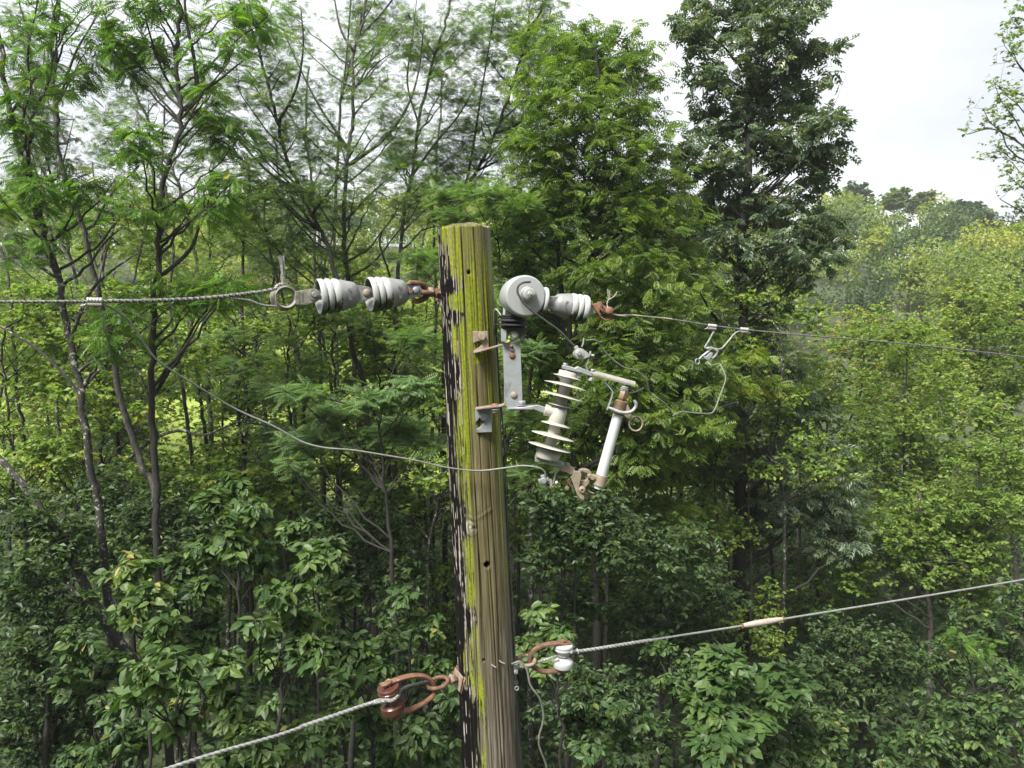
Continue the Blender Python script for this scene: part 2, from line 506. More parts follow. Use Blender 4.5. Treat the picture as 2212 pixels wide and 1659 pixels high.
# ------------------------------------------------------------------ leaves
def simple_leaf(w=0.23, droop=0.10, fold=0.06):
    V = np.array([[0, 0, 0], [0.28, w * 0.9, fold], [0.62, w * 0.86, fold * 0.6 - droop * 0.3], [1, 0, -droop],
                  [0.62, -w * 0.86, fold * 0.6 - droop * 0.3], [0.28, -w * 0.9, fold], [0.5, 0, -droop * 0.15]], float)
    T = np.array([[0, 6, 1], [1, 6, 2], [2, 6, 3], [3, 6, 4], [4, 6, 5], [5, 6, 0]])
    return V, T
def diamond_leaf(w=0.26, fold=0.07, droop=0.08):
    V = np.array([[0, 0, 0], [0.45, w, fold], [1, 0, -droop], [0.45, -w, fold]], float)
    return V, np.array([[0, 2, 1], [0, 3, 2]])
def pinnate_leaf(pairs=6, ll=0.22, lw=0.30, start=0.22, droop=0.16, sweep=0.9, end=True, stalk=True):
    """compound leaf of unit length: leaflets in pairs along a stalk"""
    V, T = [], []
    dv, dt = diamond_leaf(lw, 0.05, 0.10)
    def leaflet(x, s, L):
        a = math.atan2(s * math.sin(sweep), math.cos(sweep)) if s else 0
        c, n_ = math.cos(a), math.sin(a)
        o = len(V)
        for p in dv:
            q = p * L
            z = q[2] - 0.25 * L * p[0] ** 2
            V.append([x + q[0] * c - q[1] * n_, q[0] * n_ + q[1] * c, z - droop * x * x])
        for t in dt: T.append([i + o for i in t])
    for i in range(pairs):
        x = start + (0.90 - start) * i / max(1, pairs - 1)
        L = ll * (0.8 + 0.45 * math.sin(math.pi * (i + 0.6) / (pairs + 0.4)))
        leaflet(x, 1, L); leaflet(x + 0.012, -1, L)
    if end: leaflet(0.93, 0, ll)
    o = len(V)
    for x in (() if not stalk else (0, 0.5, 0.95)):
        V += [[x, 0.006, -droop * x * x], [x, -0.006, -droop * x * x]]
    if stalk: T += [[o, o + 1, o + 3], [o, o + 3, o + 2], [o + 2, o + 3, o + 5], [o + 2, o + 5, o + 4]]
    return np.array(V, float), np.array(T)

def wedge_fan(pairs=6, ll=0.2, lw=0.15, start=0.18, droop=0.14, sweep=1.05):
    """the same compound leaf with one small blade per leaflet, for the leaves too small to pick apart"""
    V, T = [], []
    def leaflet(x, a, L):
        o = len(V)
        for p, q, z in ((0.12, lw, 0.02), (0.18, -lw, 0.05), (1.0, 0, -0.12)):
            V.append([x + L * (p * math.cos(a) - q * math.sin(a)), L * (p * math.sin(a) + q * math.cos(a)), L * z - droop * x * x])
        T.append([o, o + 1, o + 2])
    for i in range(pairs):
        x = start + (0.9 - start) * i / (pairs - 1)
        L = ll * (0.85 + 0.5 * math.sin(math.pi * (i + 0.6) / (pairs + 0.4)))
        leaflet(x, sweep, L); leaflet(x + 0.012, -sweep, L)
    leaflet(0.93, 0, ll)
    return np.array(V), np.array(T)

def trifoliate(w=0.27):
    V, T = [], []
    dv, dt = simple_leaf(w, 0.1, 0.05)
    for a, L, x in ((0, 0.6, 0.4), (1.1, 0.5, 0.36), (-1.1, 0.5, 0.36)):
        o = len(V)
        for p in dv:
            V.append([x + L * (p[0] * math.cos(a) - p[1] * math.sin(a)), L * (p[0] * math.sin(a) + p[1] * math.cos(a)), L * p[2]])
        T += [[i + o for i in t] for t in dt]
    return np.array(V), np.array(T)

SPEC = {  # template, length, material, droop, how flat the leaves lie
    'locust':  dict(t=wedge_fan(6, 0.20, 0.17), to=pinnate_leaf(6, 0.19, 0.25, 0.18, 0.14, 1.05), s=(0.105, 0.18), m='leaf_locust', droop=0.16, flat=0.55, ry=1.45, back=0.95, mul=1.35),
    'feather': dict(t=wedge_fan(7, 0.20, 0.17, 0.15, 0.10, 1.1), to=pinnate_leaf(7, 0.19, 0.26, 0.15, 0.10, 1.1), s=(0.16, 0.26), m='leaf_feather', droop=0.05, flat=0.85),
    'sumac':   dict(t=pinnate_leaf(8, 0.20, 0.20, 0.2, 0.28, 1.05), s=(0.17, 0.30), m='leaf_sumac', droop=0.32, flat=0.7, ry=1.2, back=0.9, mul=1.5),
    'walnut':  dict(t=pinnate_leaf(5, 0.27, 0.21, 0.2, 0.25, 0.95, stalk=False), to=pinnate_leaf(6, 0.25, 0.19, 0.2, 0.25, 0.95), s=(0.16, 0.25), m='leaf_walnut', droop=0.30, flat=0.55, ry=1.35, back=0.9, mul=1.55),
    'ash':     dict(t=pinnate_leaf(3, 0.42, 0.22, 0.3, 0.22, 0.75, stalk=False), to=pinnate_leaf(3, 0.42, 0.22, 0.3, 0.22, 0.75), s=(0.15, 0.25), m='leaf_ash', droop=0.34, flat=0.45, ry=1.3, back=0.9, mul=1.05),
    'broad':   dict(t=simple_leaf(0.27, 0.16, 0.06), s=(0.05, 0.135), m='leaf_broad', droop=0.42, flat=0.5, mul=1.6),
    'shade':   dict(t=diamond_leaf(0.27, 0.07, 0.12), to=simple_leaf(0.25, 0.14, 0.06), s=(0.065, 0.115), m='leaf_shade', droop=0.3, flat=0.55, ry=1.3, back=0.9, mul=1.9),
    'maple':   dict(t=diamond_leaf(0.31, 0.07, 0.10), to=simple_leaf(0.30, 0.12, 0.06), s=(0.075, 0.13), m='leaf_pale', droop=0.3, flat=0.5, ry=1.3, back=0.9, mul=1.9),
    'three':   dict(t=trifoliate(), s=(0.20, 0.32), m='leaf_broad', droop=0.3, flat=0.7),
    'far':     dict(t=diamond_leaf(0.33, 0.09), s=(0.28, 0.5), m='leaf_hill', droop=0.2, flat=0.5),
}

def leaf_frames(D, rng, flat):
    """rows of X (along the leaf), Y, Z (its upper side)"""
    N = len(D)
    X = nrm(D)
    up = np.tile([0, 0, 1.0], (N, 1)) + rng.normal(0, 1 - flat + 0.12, (N, 3))
    Zv = nrm(up - X * np.sum(up * X, 1, keepdims=True))
    Yv = np.cross(Zv, X)
    return np.stack([X, Yv, Zv], 1)

def place_leaves(tpl, O, Fm, S, tint):
    tv, tt = tpl
    V = O[:, None, :] + S[:, None, None] * np.einsum('kc,ncd->nkd', tv, Fm)
    N, k = len(O), len(tv)
    F = (tt[None] + (np.arange(N) * k)[:, None, None]).reshape(-1, 3)
    return V.reshape(-1, 3), F, np.repeat(tint, k)

def tubes_batch(P, Rr, sides):
    """P (N,S,3), Rr (N,S)"""
    N, S, _ = P.shape
    T = nrm(np.gradient(P, axis=1))
    h = np.where(np.abs(T[:, :, 2:3]) > 0.9, np.array([1.0, 0, 0]), np.array([0, 0, 1.0]))
    e1 = nrm(np.cross(h, T)); e2 = np.cross(T, e1)
    a = np.arange(sides) * 2 * math.pi / sides
    V = P[:, :, None, :] + Rr[:, :, None, None] * (np.cos(a)[None, None, :, None] * e1[:, :, None, :] + np.sin(a)[None, None, :, None] * e2[:, :, None, :])
    base = (np.arange(N) * S * sides)[:, None, None] + (np.arange(S - 1) * sides)[None, :, None] + np.arange(sides)[None, None, :]
    k2 = (np.arange(sides) + 1) % sides
    nb = (np.arange(N) * S * sides)[:, None, None] + (np.arange(S - 1) * sides)[None, :, None] + k2[None, None, :]
    F = np.stack([base, nb, nb + sides, base + sides], -1).reshape(-1, 4)
    return V.reshape(-1, 3), F

LEAF_MESH = {}
def leaf_variants(sp):
    """a few shared leaf meshes of one kind, differing in tint"""
    if sp not in LEAF_MESH:
        rng = np.random.default_rng(abs(hash(sp)) % 1000 if False else len(sp) * 7)
        out = []
        for i in range(8):
            tv, tt = SPEC[sp].get('to', SPEC[sp]['t'])
            v = tv.copy()
            v[:, 1] *= rng.uniform(0.85, 1.12)
            v[:, 2] += rng.uniform(-0.12, 0.08) * v[:, 0] ** 2 + rng.normal(0, 0.012, len(v))
            me = bpy.data.meshes.new("leaf")
            me.from_pydata([tuple(p) for p in v], [], [tuple(t) for t in tt])
            at = me.attributes.new("tint", 'FLOAT', 'POINT')
            at.data.foreach_set("value", np.full(len(v), [0.08, 0.22, 0.35, 0.46, 0.57, 0.68, 0.80, 1.1][i], np.float32))
            me.materials.append(M[SPEC[sp]['m']])
            out.append(me)
        LEAF_MESH[sp] = out
    return LEAF_MESH[sp]

def bez(a, b, c, n):
    t = np.linspace(0, 1, n)[:, None]
    return a * (1 - t) ** 2 + 2 * b * t * (1 - t) + c * t * t

N_TREE_TRIS = [0]
def tree(name, label, cat, Y, trunk, lobes, sp='locust', r0=0.09, r1=0.02, limbs=(), twigs=200, lpt=8, subs=None, bark='bark_dark',
         seed=1, leaf_objs=0, auto=2, group=None, base=None, tint=(0.5, 0.24), spread=0.85, tlen=1.0, scale_leaf=1.0, bare=0, extra=0, mul=None, wob=0.12):
    """trunk, limbs: lines in picture coordinates at distance Y; lobes: (x, y, rx, ry[, dY]) foliage masses, real ellipsoids as deep as wide"""
    rng = np.random.default_rng(seed)
    S = SPEC[sp]
    twigs = int(twigs * (mul or S.get('mul', 1.0)))
    TP = np.array([W(p[0], p[1], Y + (p[2] if len(p) > 2 else 0)) for p in trunk])
    if base is None:
        bx, by = TP[0][0], TP[0][1]
    else:
        bx, by = base
    bz = float(ground_z(bx, by))
    if TP[0][2] > bz + 0.3:
        TP = np.vstack([[bx, by, bz - 0.15], TP])
    else:
        bx, by = TP[0][0], TP[0][1]; bz = float(ground_z(bx, by)) ; TP[0][2] = min(TP[0][2], bz - 0.1)
    T = spline(TP, 7)
    T[1:-1, 1] += np.cumsum(rng.normal(0, wob * 0.15, len(T) - 2))
    T[1:-1, 0] += rng.normal(0, 0.012, len(T) - 2)
    Lc = np.r_[0, np.cumsum(np.linalg.norm(np.diff(T, axis=0), axis=1))]
    u = Lc / Lc[-1]
    TR = r0 + (r1 - r0) * u ** 0.8
    TR[0] *= 1.25
    root = thing(name, (bx, by, bz), label, cat, group)
    org = (bx, by, bz)
    m = MB(); m.tube(T, TR, 10); m.build('trunk', M[bark], root)
    pts, rad, tan = [T], [TR], [nrm(np.gradient(T, axis=0))]
    LB = []
    for lb in lobes:
        dY = lb[4] if len(lb) > 4 else rng.normal(0, 0.35)
        c = W(lb[0], lb[1], Y + dY)
        k = np.linalg.norm(c - np.array([0, 0, CAM_Z])) / FOC
        ry = lb[3] * S.get('ry', 1.0)
        LB.append((c, np.array([lb[2] * k, (lb[2] + ry) * 0.55 * k, ry * k])))
    vol = np.array([(b[1][0] * b[1][1] * b[1][2]) ** 0.62 for b in LB]) if LB else np.zeros(0)
    limb_lines = []
    for ln in limbs:
        rr = ln[1] if isinstance(ln, tuple) and np.isscalar(ln[1]) else None
        pl = ln[0] if rr is not None else ln
        P = spline(np.array([W(p[0], p[1], Y + (p[2] if len(p) > 2 else 0)) for p in pl]), 6)
        j = np.argmin(np.linalg.norm(T - P[0], axis=1))
        P[0] = T[j]
        r_ = rr or TR[j] * 0.65
        limb_lines.append((P, np.linspace(r_, max(0.006, r_ * 0.3), len(P))))
    for (c, rr) in LB:
        for q in range(auto):
            tgt = c + rr * rng.uniform(-0.45, 0.45, 3)
            h = np.linalg.norm((T - tgt)[:, :2], axis=1)
            want = tgt[2] - 0.75 * h - 0.2
            cost = np.abs(T[:, 2] - want) + 3.0 * (u < 0.12) + 0.4 * h
            for (P, r_) in []: pass
            j = int(np.argmin(cost))
            a = T[j]
            d = tgt - a
            mid = a + 0.45 * d + np.array([0, 0, -0.06 * np.linalg.norm(d)]) + rng.normal(0, 0.07, 3) * np.linalg.norm(d)
            P = bez(a, mid, tgt, 10)
            P[2:-1] += rng.normal(0, 0.018, (7, 3)) * np.linalg.norm(d) * 0.6
            r_ = min(TR[j] * 0.6, 0.012 + 0.013 * np.linalg.norm(d))
            limb_lines.append((P, np.linspace(r_, 0.006, len(P))))
    for P, r_ in limb_lines:
        mb = MB(); mb.tube(P, r_, 6); mb.build('limb', M[bark], root)
        pts.append(P[2:]); rad.append(r_[2:]); tan.append(nrm(np.gradient(P, axis=0))[2:])
    SK = np.concatenate(pts); SR = np.concatenate(rad)
    ok = np.r_[u > 0.3, np.ones(len(SK) - len(T), bool)]
    SK, SR = SK[ok], SR[ok]
    tw_V, tw_F, off = [], [], 0
    def connect(tgts, SK, SR, nseg, rmax, lmax):
        D = np.linalg.norm(tgts[:, None, :] - SK[None], axis=2)
        C = D + 0.7 * np.clip(SK[None, :, 2] - tgts[:, None, 2] + 0.1, 0, None)
        j = np.argmin(C, 1)
        A = SK[j]
        d = tgts - A
        L = np.linalg.norm(d, axis=1, keepdims=True)
        mid = A + 0.5 * d + np.array([0, 0, 0.10]) * L + rng.normal(0, 0.10, d.shape) * L
        t = np.linspace(0, 1, nseg)[None, :, None]
        P = A[:, None] * (1 - t) ** 2 + 2 * mid[:, None] * t * (1 - t) + tgts[:, None] * t * t
        P[:, 1:-1] += rng.normal(0, 0.02, P[:, 1:-1].shape) * L[:, None]
        r_ = np.minimum(np.minimum(0.004 + 0.006 * L[:, 0], rmax), SR[j] * 0.8)
        Rr = r_[:, None] * np.linspace(1, 0.35, nseg)[None]
        return P, Rr
    def sample(n):
        w = vol / vol.sum()
        k = rng.choice(len(LB), n, p=w)
        d = nrm(rng.normal(0, 1, (n, 3)))
        rad_ = rng.random(n) ** 0.45 * spread * (1 + 0.22 * rng.normal(0, 1, n))
        C = np.array([b[0] for b in LB])[k]; Rr = np.array([b[1] for b in LB])[k]
        return C + d * Rr * rad_[:, None]
    n_sub = subs if subs is not None else max(4, twigs // 6)
    if len(LB):
        P1, R1 = connect(sample(n_sub), SK, SR, 5, 0.016, 3)
        v, f = tubes_batch(P1, R1, 3); tw_V.append(v); tw_F.append(f + off); off += len(v)
        SK2 = np.vstack([SK, P1[:, 2:].reshape(-1, 3)]); SR2 = np.r_[SR, R1[:, 2:].ravel()]
        P2, R2 = connect(sample(twigs), SK2, SR2, 4, 0.008, 2)
        v, f = tubes_batch(P2, R2, 3); tw_V.append(v); tw_F.append(f + off); off += len(v)
        if extra:
            P4, R4 = connect(sample(extra) + rng.normal(0, 0.25, (extra, 3)), np.vstack([SK, SK2]), np.r_[SR, SR2], 7, 0.012, 3)
            P4[:, 1:] += np.cumsum(rng.normal(0, 0.035, (extra, 6, 3)), 1)
            v, f = tubes_batch(P4, R4 * 1.1, 3); tw_V.append(v); tw_F.append(f + off); off += len(v)
        if bare:
            P3, R3 = connect(sample(bare), SK2, SR2, 6, 0.010, 2)
            v, f = tubes_batch(P3, R3, 3)
            o = mesh_np('dead_twigs', v, [f], M['bark_pale'], root, org); o['kind'] = 'stuff'
        o = mesh_np('twigs', np.concatenate(tw_V), [np.concatenate(tw_F)], M[bark], root, org)
        o['kind'] = 'stuff'
        if lpt > 0:
            # leaves along the outer part of every twig
            nL = np.maximum(1, rng.poisson(lpt, twigs))
            k = np.repeat(np.arange(twigs), nL)
            Lt = np.linalg.norm(P2[:, -1] - P2[:, 0], axis=1)
            back = np.minimum(S.get('back', 0.85), tlen * 0.55 / np.maximum(Lt, 0.15))       # leaves sit on the last half metre or so
            tt = 1 - rng.random(len(k)) * back[k]
            x = tt * 3
            i0 = np.minimum(x.astype(int), 2)
            fr = (x - i0)[:, None]
            O = P2[k, i0] * (1 - fr) + P2[k, i0 + 1] * fr
            D = nrm(P2[k, i0 + 1] - P2[k, i0])
            side = nrm(np.cross(D, np.tile([0, 0, 1.0], (len(k), 1))) + 1e-6) * rng.choice([-1, 1], len(k))[:, None]
            dr = 0.55 * D + 0.85 * side + rng.normal(0, 0.35, D.shape)
            dr[:, 2] = dr[:, 2] * 0.5 - S['droop'] + rng.normal(0, 0.15, len(k))
            Fm = leaf_frames(dr, rng, S['flat'])
            sz = rng.uniform(*S['s'], len(k)) * scale_leaf
            tk = np.clip(rng.normal(tint[0], tint[1] * 0.75, twigs), 0, 1)
            tn = np.clip(tk[k] + rng.normal(0, tint[1] * 0.55, len(k)), 0, 0.93)
            odd = rng.random(len(k)) < 0.006
            tn[odd] = 1.0
            dist = np.linalg.norm(O - np.array([0, 0, CAM_Z]), axis=1)
            obj = np.zeros(len(k), bool)
            if leaf_objs:
                # the ones that show largest, in front and in the frame
                dirs = O - np.array([0, 0, CAM_Z])
                px = dirs[:, 0] / dirs[:, 1] * FOC; py = -dirs[:, 2] / dirs[:, 1] * FOC
                good = (np.abs(px) < 1100) & (py < 1005) & (py > -660)
                order = np.argsort(dist - sz * 3 + 1e3 * ~good)
                obj[order[:leaf_objs]] = True
                mv = leaf_variants(sp)
                for q in np.where(obj)[0]:
                    a = Fm[q] * sz[q]
                    o = bpy.data.objects.new('leaf', mv[7 if tn[q] > 0.99 else min(6, int(tn[q] * 7))])
                    COL.objects.link(o)
                    o.parent = root
                    p = O[q] - np.array(org)
                    o.matrix_basis = Matrix(((a[0][0], a[1][0], a[2][0], p[0]), (a[0][1], a[1][1], a[2][1], p[1]), (a[0][2], a[1][2], a[2][2], p[2]), (0, 0, 0, 1)))
            r_ = ~obj
            if r_.any():
                V, F, A = place_leaves(S['t'], O[r_], Fm[r_], sz[r_], tn[r_])
                N_TREE_TRIS[0] += len(F)
                o = mesh_np('crown', V, [F], M[S['m']], root, org, {'tint': A})
                o['kind'] = 'stuff'
    return root

def copy_tree(src, x, y, label, rot, scale, group=None):
    """another tree of the same kind: the thing and each of its parts copied, mesh data shared"""
    r = src.copy(); COL.objects.link(r)
    r.location = (x, y, float(ground_z(x, y)) - 0.05)
    r.rotation_euler = (0, 0, rot); r.scale = scale
    r['label'] = label
    if group: r['group'] = group
    for ch in list(src.children):
        c = ch.copy(); COL.objects.link(c); c.parent = r
        for g in ch.children:
            d = g.copy(); COL.objects.link(d); d.parent = c
    return r
# ------------------------------------------------------------------ the wooded hill beyond
def hill_wood():
    rng = np.random.default_rng(11)
    VV, FF, TT, off = [], [], [], 0
    tw_V, tw_F, toff = [], [], 0
    y = 31.0
    dv = diamond_leaf(0.34, 0.10)
    while y < 128:
        half = 0.70 * y + 9
        step = 4.6 + y * 0.035
        for x in np.arange(-half, half, step):
            tx, ty = x + rng.normal(0, step * 0.28), y + rng.normal(0, step * 0.25)
            open_ = float(meadow(tx, ty)) > 0.3
            if open_ and rng.random() > 0.62: continue
            if tx > 9 and ty < 46: continue                      # the near trees on the right stand in front of a dip
            g = float(ground_z(tx, ty))
            h = rng.uniform(5.5, 9.5) * (1.0 if ty > 45 else 0.85)
            wdt = rng.uniform(0.38, 0.55) * h
            s = float(np.clip(0.0046 * ty, 0.20, 0.55))
            n = int(min(2600, 36.0 * wdt * h / (s * s) * 0.15))
            nl = 7
            C = np.stack([rng.normal(0, wdt * 0.33, nl), rng.normal(0, wdt * 0.33, nl), h * rng.uniform(0.38, 0.92, nl)], 1) + [tx, ty, g]
            rr = rng.uniform(0.30, 0.66, nl) * wdt * 0.8
            k = rng.integers(0, nl, n)
            d = nrm(rng.normal(0, 1, (n, 3)) + [0, -0.25, 0.25])
            O = C[k] + d * (rr[k] * (0.72 + 0.33 * rng.random(n)))[:, None] * [1, 1, 0.8]
            dr = nrm(d * 0.5 + rng.normal(0, 0.6, (n, 3)) + [0, 0, -0.25])
            up = d * 0.6 + [0, 0, 0.6] + rng.normal(0, 0.35, (n, 3))
            X = nrm(dr); Zv = nrm(up - X * np.sum(up * X, 1, keepdims=True))
            Fm = np.stack([X, np.cross(Zv, X), Zv], 1)
            near = 1 - np.clip((ty - 35) / 60, 0, 1)
            base = np.clip(rng.normal(0.60 + 0.15 * near + (0.05 if tx > 12 else 0), 0.26), 0.03, 1.0)
            if open_: base = rng.uniform(0.68, 1.0)
            elif rng.random() < 0.22: base = rng.uniform(0.0, 0.25)
            v, f, t = place_leaves(dv, O, Fm, rng.uniform(0.7, 1.3, n) * s, np.clip(base + rng.normal(0, 0.09, n), 0, 1))
            VV.append(v); FF.append(f + off); TT.append(t); off += len(v)
            P = np.array([[tx, ty, g - 0.2], [tx + rng.normal(0, .2), ty, g + h * 0.4], [tx + rng.normal(0, .4), ty, g + h * 0.8]])[None]
            a, b = tubes_batch(P, np.array([[0.11, 0.08, 0.03]]), 5)
            tw_V.append(a); tw_F.append(b + toff); toff += len(a)
        y += step * 0.95
    o = mesh_np('hillside_wood', np.concatenate(VV), [np.concatenate(FF)], M['leaf_hill'], attrs={'tint': np.concatenate(TT)})
    o['kind'] = 'stuff'; o['label'] = 'yellow-green wood covering the hillside behind the pole'
    N_TREE_TRIS[0] += sum(len(f) for f in FF)
    o = mesh_np('hillside_trunks', np.concatenate(tw_V), [np.concatenate(tw_F)], M['bark_grey'])
    o['kind'] = 'stuff'; o['label'] = 'thin trunks inside the hillside wood'
hill_wood()

def undergrowth():
    """the low leafy mass on the forest floor"""
    rng = np.random.default_rng(5)
    n = 90000
    Y = 8 + 22 * rng.random(n) ** 0.75
    X = (rng.random(n) * 2 - 1) * (0.70 * Y + 2)
    cl = fbm(X / 1.6 + 20, Y / 1.6 + 9, 21, 3)
    top = 0.25 + 5.2 * np.clip(cl - 0.36, 0, 1) * np.clip((Y - 7) / 6, 0.4, 1.2)
    keep = cl > 0.30
    X, Y, top = X[keep], Y[keep], top[keep]; n = len(X)
    H = top * (1 - 0.75 * rng.random(n) ** 2)
    O = np.stack([X, Y, ground_z(X, Y) + H], 1)
    dr = rng.normal(0, 1, (n, 3)); dr[:, 2] = -0.3 + 0.2 * dr[:, 2]
    Fm = leaf_frames(dr, rng, 0.62)
    tn = np.clip(0.42 + 0.5 * (fbm(X / 0.9, Y / 0.9, 33, 2) - 0.5) + rng.normal(0, 0.14, n), 0, 0.99)
    v, f, t = place_leaves(diamond_leaf(0.27, 0.07), O, Fm, rng.uniform(0.10, 0.24, n), tn)
    o = mesh_np('undergrowth', v, [f], M['leaf_shade'], attrs={'tint': t})
    o['kind'] = 'stuff'; o['label'] = 'dense dark undergrowth of leaves over the forest floor'
    N_TREE_TRIS[0] += len(f)
undergrowth()

# ------------------------------------------------------------------ trees one can tell apart
G1 = 'tall thin trees against the sky'
tree('tall_tree', 'dark many-forked tree at the far left with big drooping leaf fans at wire height', 'tree', 9.5,
     [(232, 1250), (205, 1030), (180, 860), (150, 740), (120, 600), (96, 500), (72, 415), (46, 335), (22, 210), (8, 60), (0, -80)],
     [(190, 390, 120, 40), (90, 410, 80, 50), (60, 520, 80, 50), (300, 450, 60, 30), (60, 150, 70, 110), (20, 440, 50, 50), (40, 260, 50, 60), (240, 720, 60, 50), (370, 620, 60, 40)],
     'sumac', 0.08, 0.024, seed=3, extra=120, twigs=120, lpt=5, spread=1.0, leaf_objs=220, bark='bark_lichen',
     limbs=[[(72, 415), (62, 330), (72, 230), (60, 120), (78, 20), (90, -60)], [(96, 500), (40, 440), (-40, 390)], [(150, 740), (190, 640), (235, 590), (300, 545)],
            [(180, 860), (120, 790), (60, 740), (-30, 690)], [(46, 335), (70, 250), (110, 160), (110, 60), (140, -60)], [(120, 600), (60, 560), (0, 560)]])
tree('pale_stemmed_tree', 'slim tree with pale grey upper stem beside the far-left forked tree', 'tree', 10.5,
     [(345, 1150), (305, 1000), (262, 840), (225, 650), (195, 500), (168, 410), (148, 320), (150, 240), (136, 190), (132, 100), (150, 20), (165, -60)],
     [(210, 60, 60, 60), (170, 150, 40, 60), (110, 30, 60, 40), (190, 480, 60, 40), (290, 640, 60, 40)],
     'sumac', 0.07, 0.024, seed=5, extra=120, twigs=60, lpt=4, leaf_objs=120, bark='bark_grey',
     limbs=[[(136, 190), (165, 110), (205, 40), (230, -40)], [(195, 500), (240, 420), (300, 360)], [(148, 320), (120, 260), (96, 190), (96, 90)], [(225, 650), (150, 560), (110, 470)]])
tree('forked_tree', 'dark tree forking near the top with bright hanging leaf fans on both sides', 'tree', 10.0,
     [(352, 1220), (342, 1050), (330, 860), (336, 720), (344, 600), (352, 500), (362, 410), (390, 320), (400, 240), (384, 140), (388, 40), (380, -60)],
     [(300, 80, 90, 60), (470, 90, 80, 70), (560, 25, 70, 40), (490, 300, 90, 40), (420, 440, 100, 50), (270, 110, 50, 40), (350, 20, 90, 40), (460, 215, 40, 60), (300, 300, 50, 40), (510, 390, 50, 20), (460, 620, 90, 40), (500, 600, 60, 30)],
     'sumac', 0.07, 0.024, seed=8, extra=120, twigs=180, lpt=5, spread=1.0, leaf_objs=280, tint=(0.58, 0.25),
     limbs=[([(400, 240), (425, 205), (418, 120), (402, 40), (396, -60)], 0.035), ([(425, 205), (470, 175), (520, 135), (560, 110)], 0.02), ([(400, 240), (350, 150), (320, 60), (300, -30)], 0.02),
            ([(344, 600), (410, 540), (440, 470), (500, 420)], 0.03), ([(330, 860), (390, 760), (430, 690), (480, 640)], 0.03)])
tree('locust_tree', 'slim locust with an upright Y fork against the white sky behind the wire fittings', 'tree', 14.0,
     [(790, 1080), (772, 900), (760, 740), (750, 600), (744, 480), (750, 340), (762, 250), (763, 110), (778, 50), (795, -40)],
     [(650, 210, 90, 50), (690, 330, 110, 45), (810, 160, 60, 80), (860, 70, 60, 40), (850, 270, 80, 60), (640, 60, 50, 40), (800, 390, 100, 50), (900, 400, 60, 40), (700, 440, 80, 40), (730, 560, 90, 50)],
     'locust', 0.085, 0.022, seed=12, extra=90, twigs=620, lpt=9, spread=1.05, bark='bark_grey', leaf_objs=150,
     limbs=[([(763, 110), (735, 60), (718, -30)], 0.03), ([(752, 320), (690, 230), (640, 130), (610, 60)], 0.028), ([(750, 360), (830, 300), (880, 230), (905, 150), (915, 60)], 0.035), ([(744, 480), (800, 420), (870, 360)], 0.03), ([(763, 200), (800, 130), (820, 60)], 0.02)])
tree('locust_tree', 'leaning locust with a dark slanting trunk between the forked tree and the Y-forked locust', 'tree', 13.0,
     [(800, 960), (765, 760), (730, 610), (700, 520), (672, 465), (645, 410), (618, 340), (598, 270), (575, 170), (552, 90), (525, 20), (500, -60)],
     [(520, 190, 70, 50), (600, 260, 90, 45), (560, 340, 100, 45), (640, 400, 90, 40), (560, 420, 90, 40), (470, 260, 60, 40), (610, 130, 60, 40), (520, 60, 70, 40), (520, 490, 80, 40), (620, 520, 80, 40)],
     'locust', 0.08, 0.018, seed=21, extra=90, twigs=650, lpt=9, spread=1.05, leaf_objs=100,
     limbs=[([(645, 410), (590, 380), (540, 330), (500, 280)], 0.03), ([(598, 270), (640, 190), (655, 100), (650, 20)], 0.03), ([(672, 465), (720, 400), (760, 330), (800, 260)], 0.03)])
tree('locust_tree', 'tall locust leaning away to the upper side of the pole top, thin crown', 'tree', 15.0,
     [(850, 900), (850, 720), (862, 560), (876, 440), (890, 380), (905, 270), (935, 140), (965, 50), (985, -40)],
     [(900, 90, 60, 45), (960, 190, 80, 45), (950, 110, 60, 40), (900, 330, 90, 45), (985, 300, 70, 50), (1000, 60, 70, 45), (850, 330, 60, 40), (900, 450, 100, 40), (990, 400, 70, 40)],
     'locust', 0.08, 0.02, seed=31, extra=90, twigs=620, lpt=9, spread=1.05, bark='bark_grey',
     limbs=[([(890, 380), (940, 310), (990, 250), (1030, 180)], 0.03), ([(905, 270), (880, 180), (890, 90), (900, 0)], 0.025)])
tree('locust_tree', 'slender locust above the pole top with long branches slanting to the upper right', 'tree', 15.5,
     [(960, 900), (968, 700), (985, 540), (1000, 430), (1030, 370), (1070, 290), (1105, 190), (1140, 90), (1175, 10), (1200, -50)],
     [(1060, 120, 80, 60), (1130, 60, 70, 50), (1150, 170, 60, 60), (1040, 240, 80, 50), (1100, 260, 80, 40), (1170, 0, 60, 40), (1030, 330, 90, 40), (1010, 400, 90, 30), (1080, 30, 70, 40)],
     'locust', 0.08, 0.02, seed=37, extra=90, twigs=620, lpt=9, spread=1.05,
     limbs=[([(1000, 430), (1020, 330), (1040, 200), (1060, 80), (1075, -30)], 0.03), ([(1070, 290), (1150, 250), (1220, 200), (1290, 140)], 0.03), ([(1030, 370), (1110, 330), (1200, 280)], 0.025)])
tree('locust_tree', 'wispy locust leaning over the forked tree with fine dark foliage', 'tree', 16.0,
     [(450, 900), (440, 720), (420, 560), (390, 420), (350, 330), (300, 230), (270, 160), (230, 60), (200, -30)],
     [(250, 250, 80, 40), (300, 320, 90, 40), (330, 180, 80, 40), (420, 300, 80, 40), (230, 330, 60, 40), (260, 160, 70, 40), (420, 180, 60, 40), (330, 430, 90, 40), (250, 440, 70, 40)],
     'locust', 0.075, 0.018, seed=44, extra=90, twigs=600, lpt=9, spread=1.05, bark='bark_grey', tint=(0.4, 0.22))
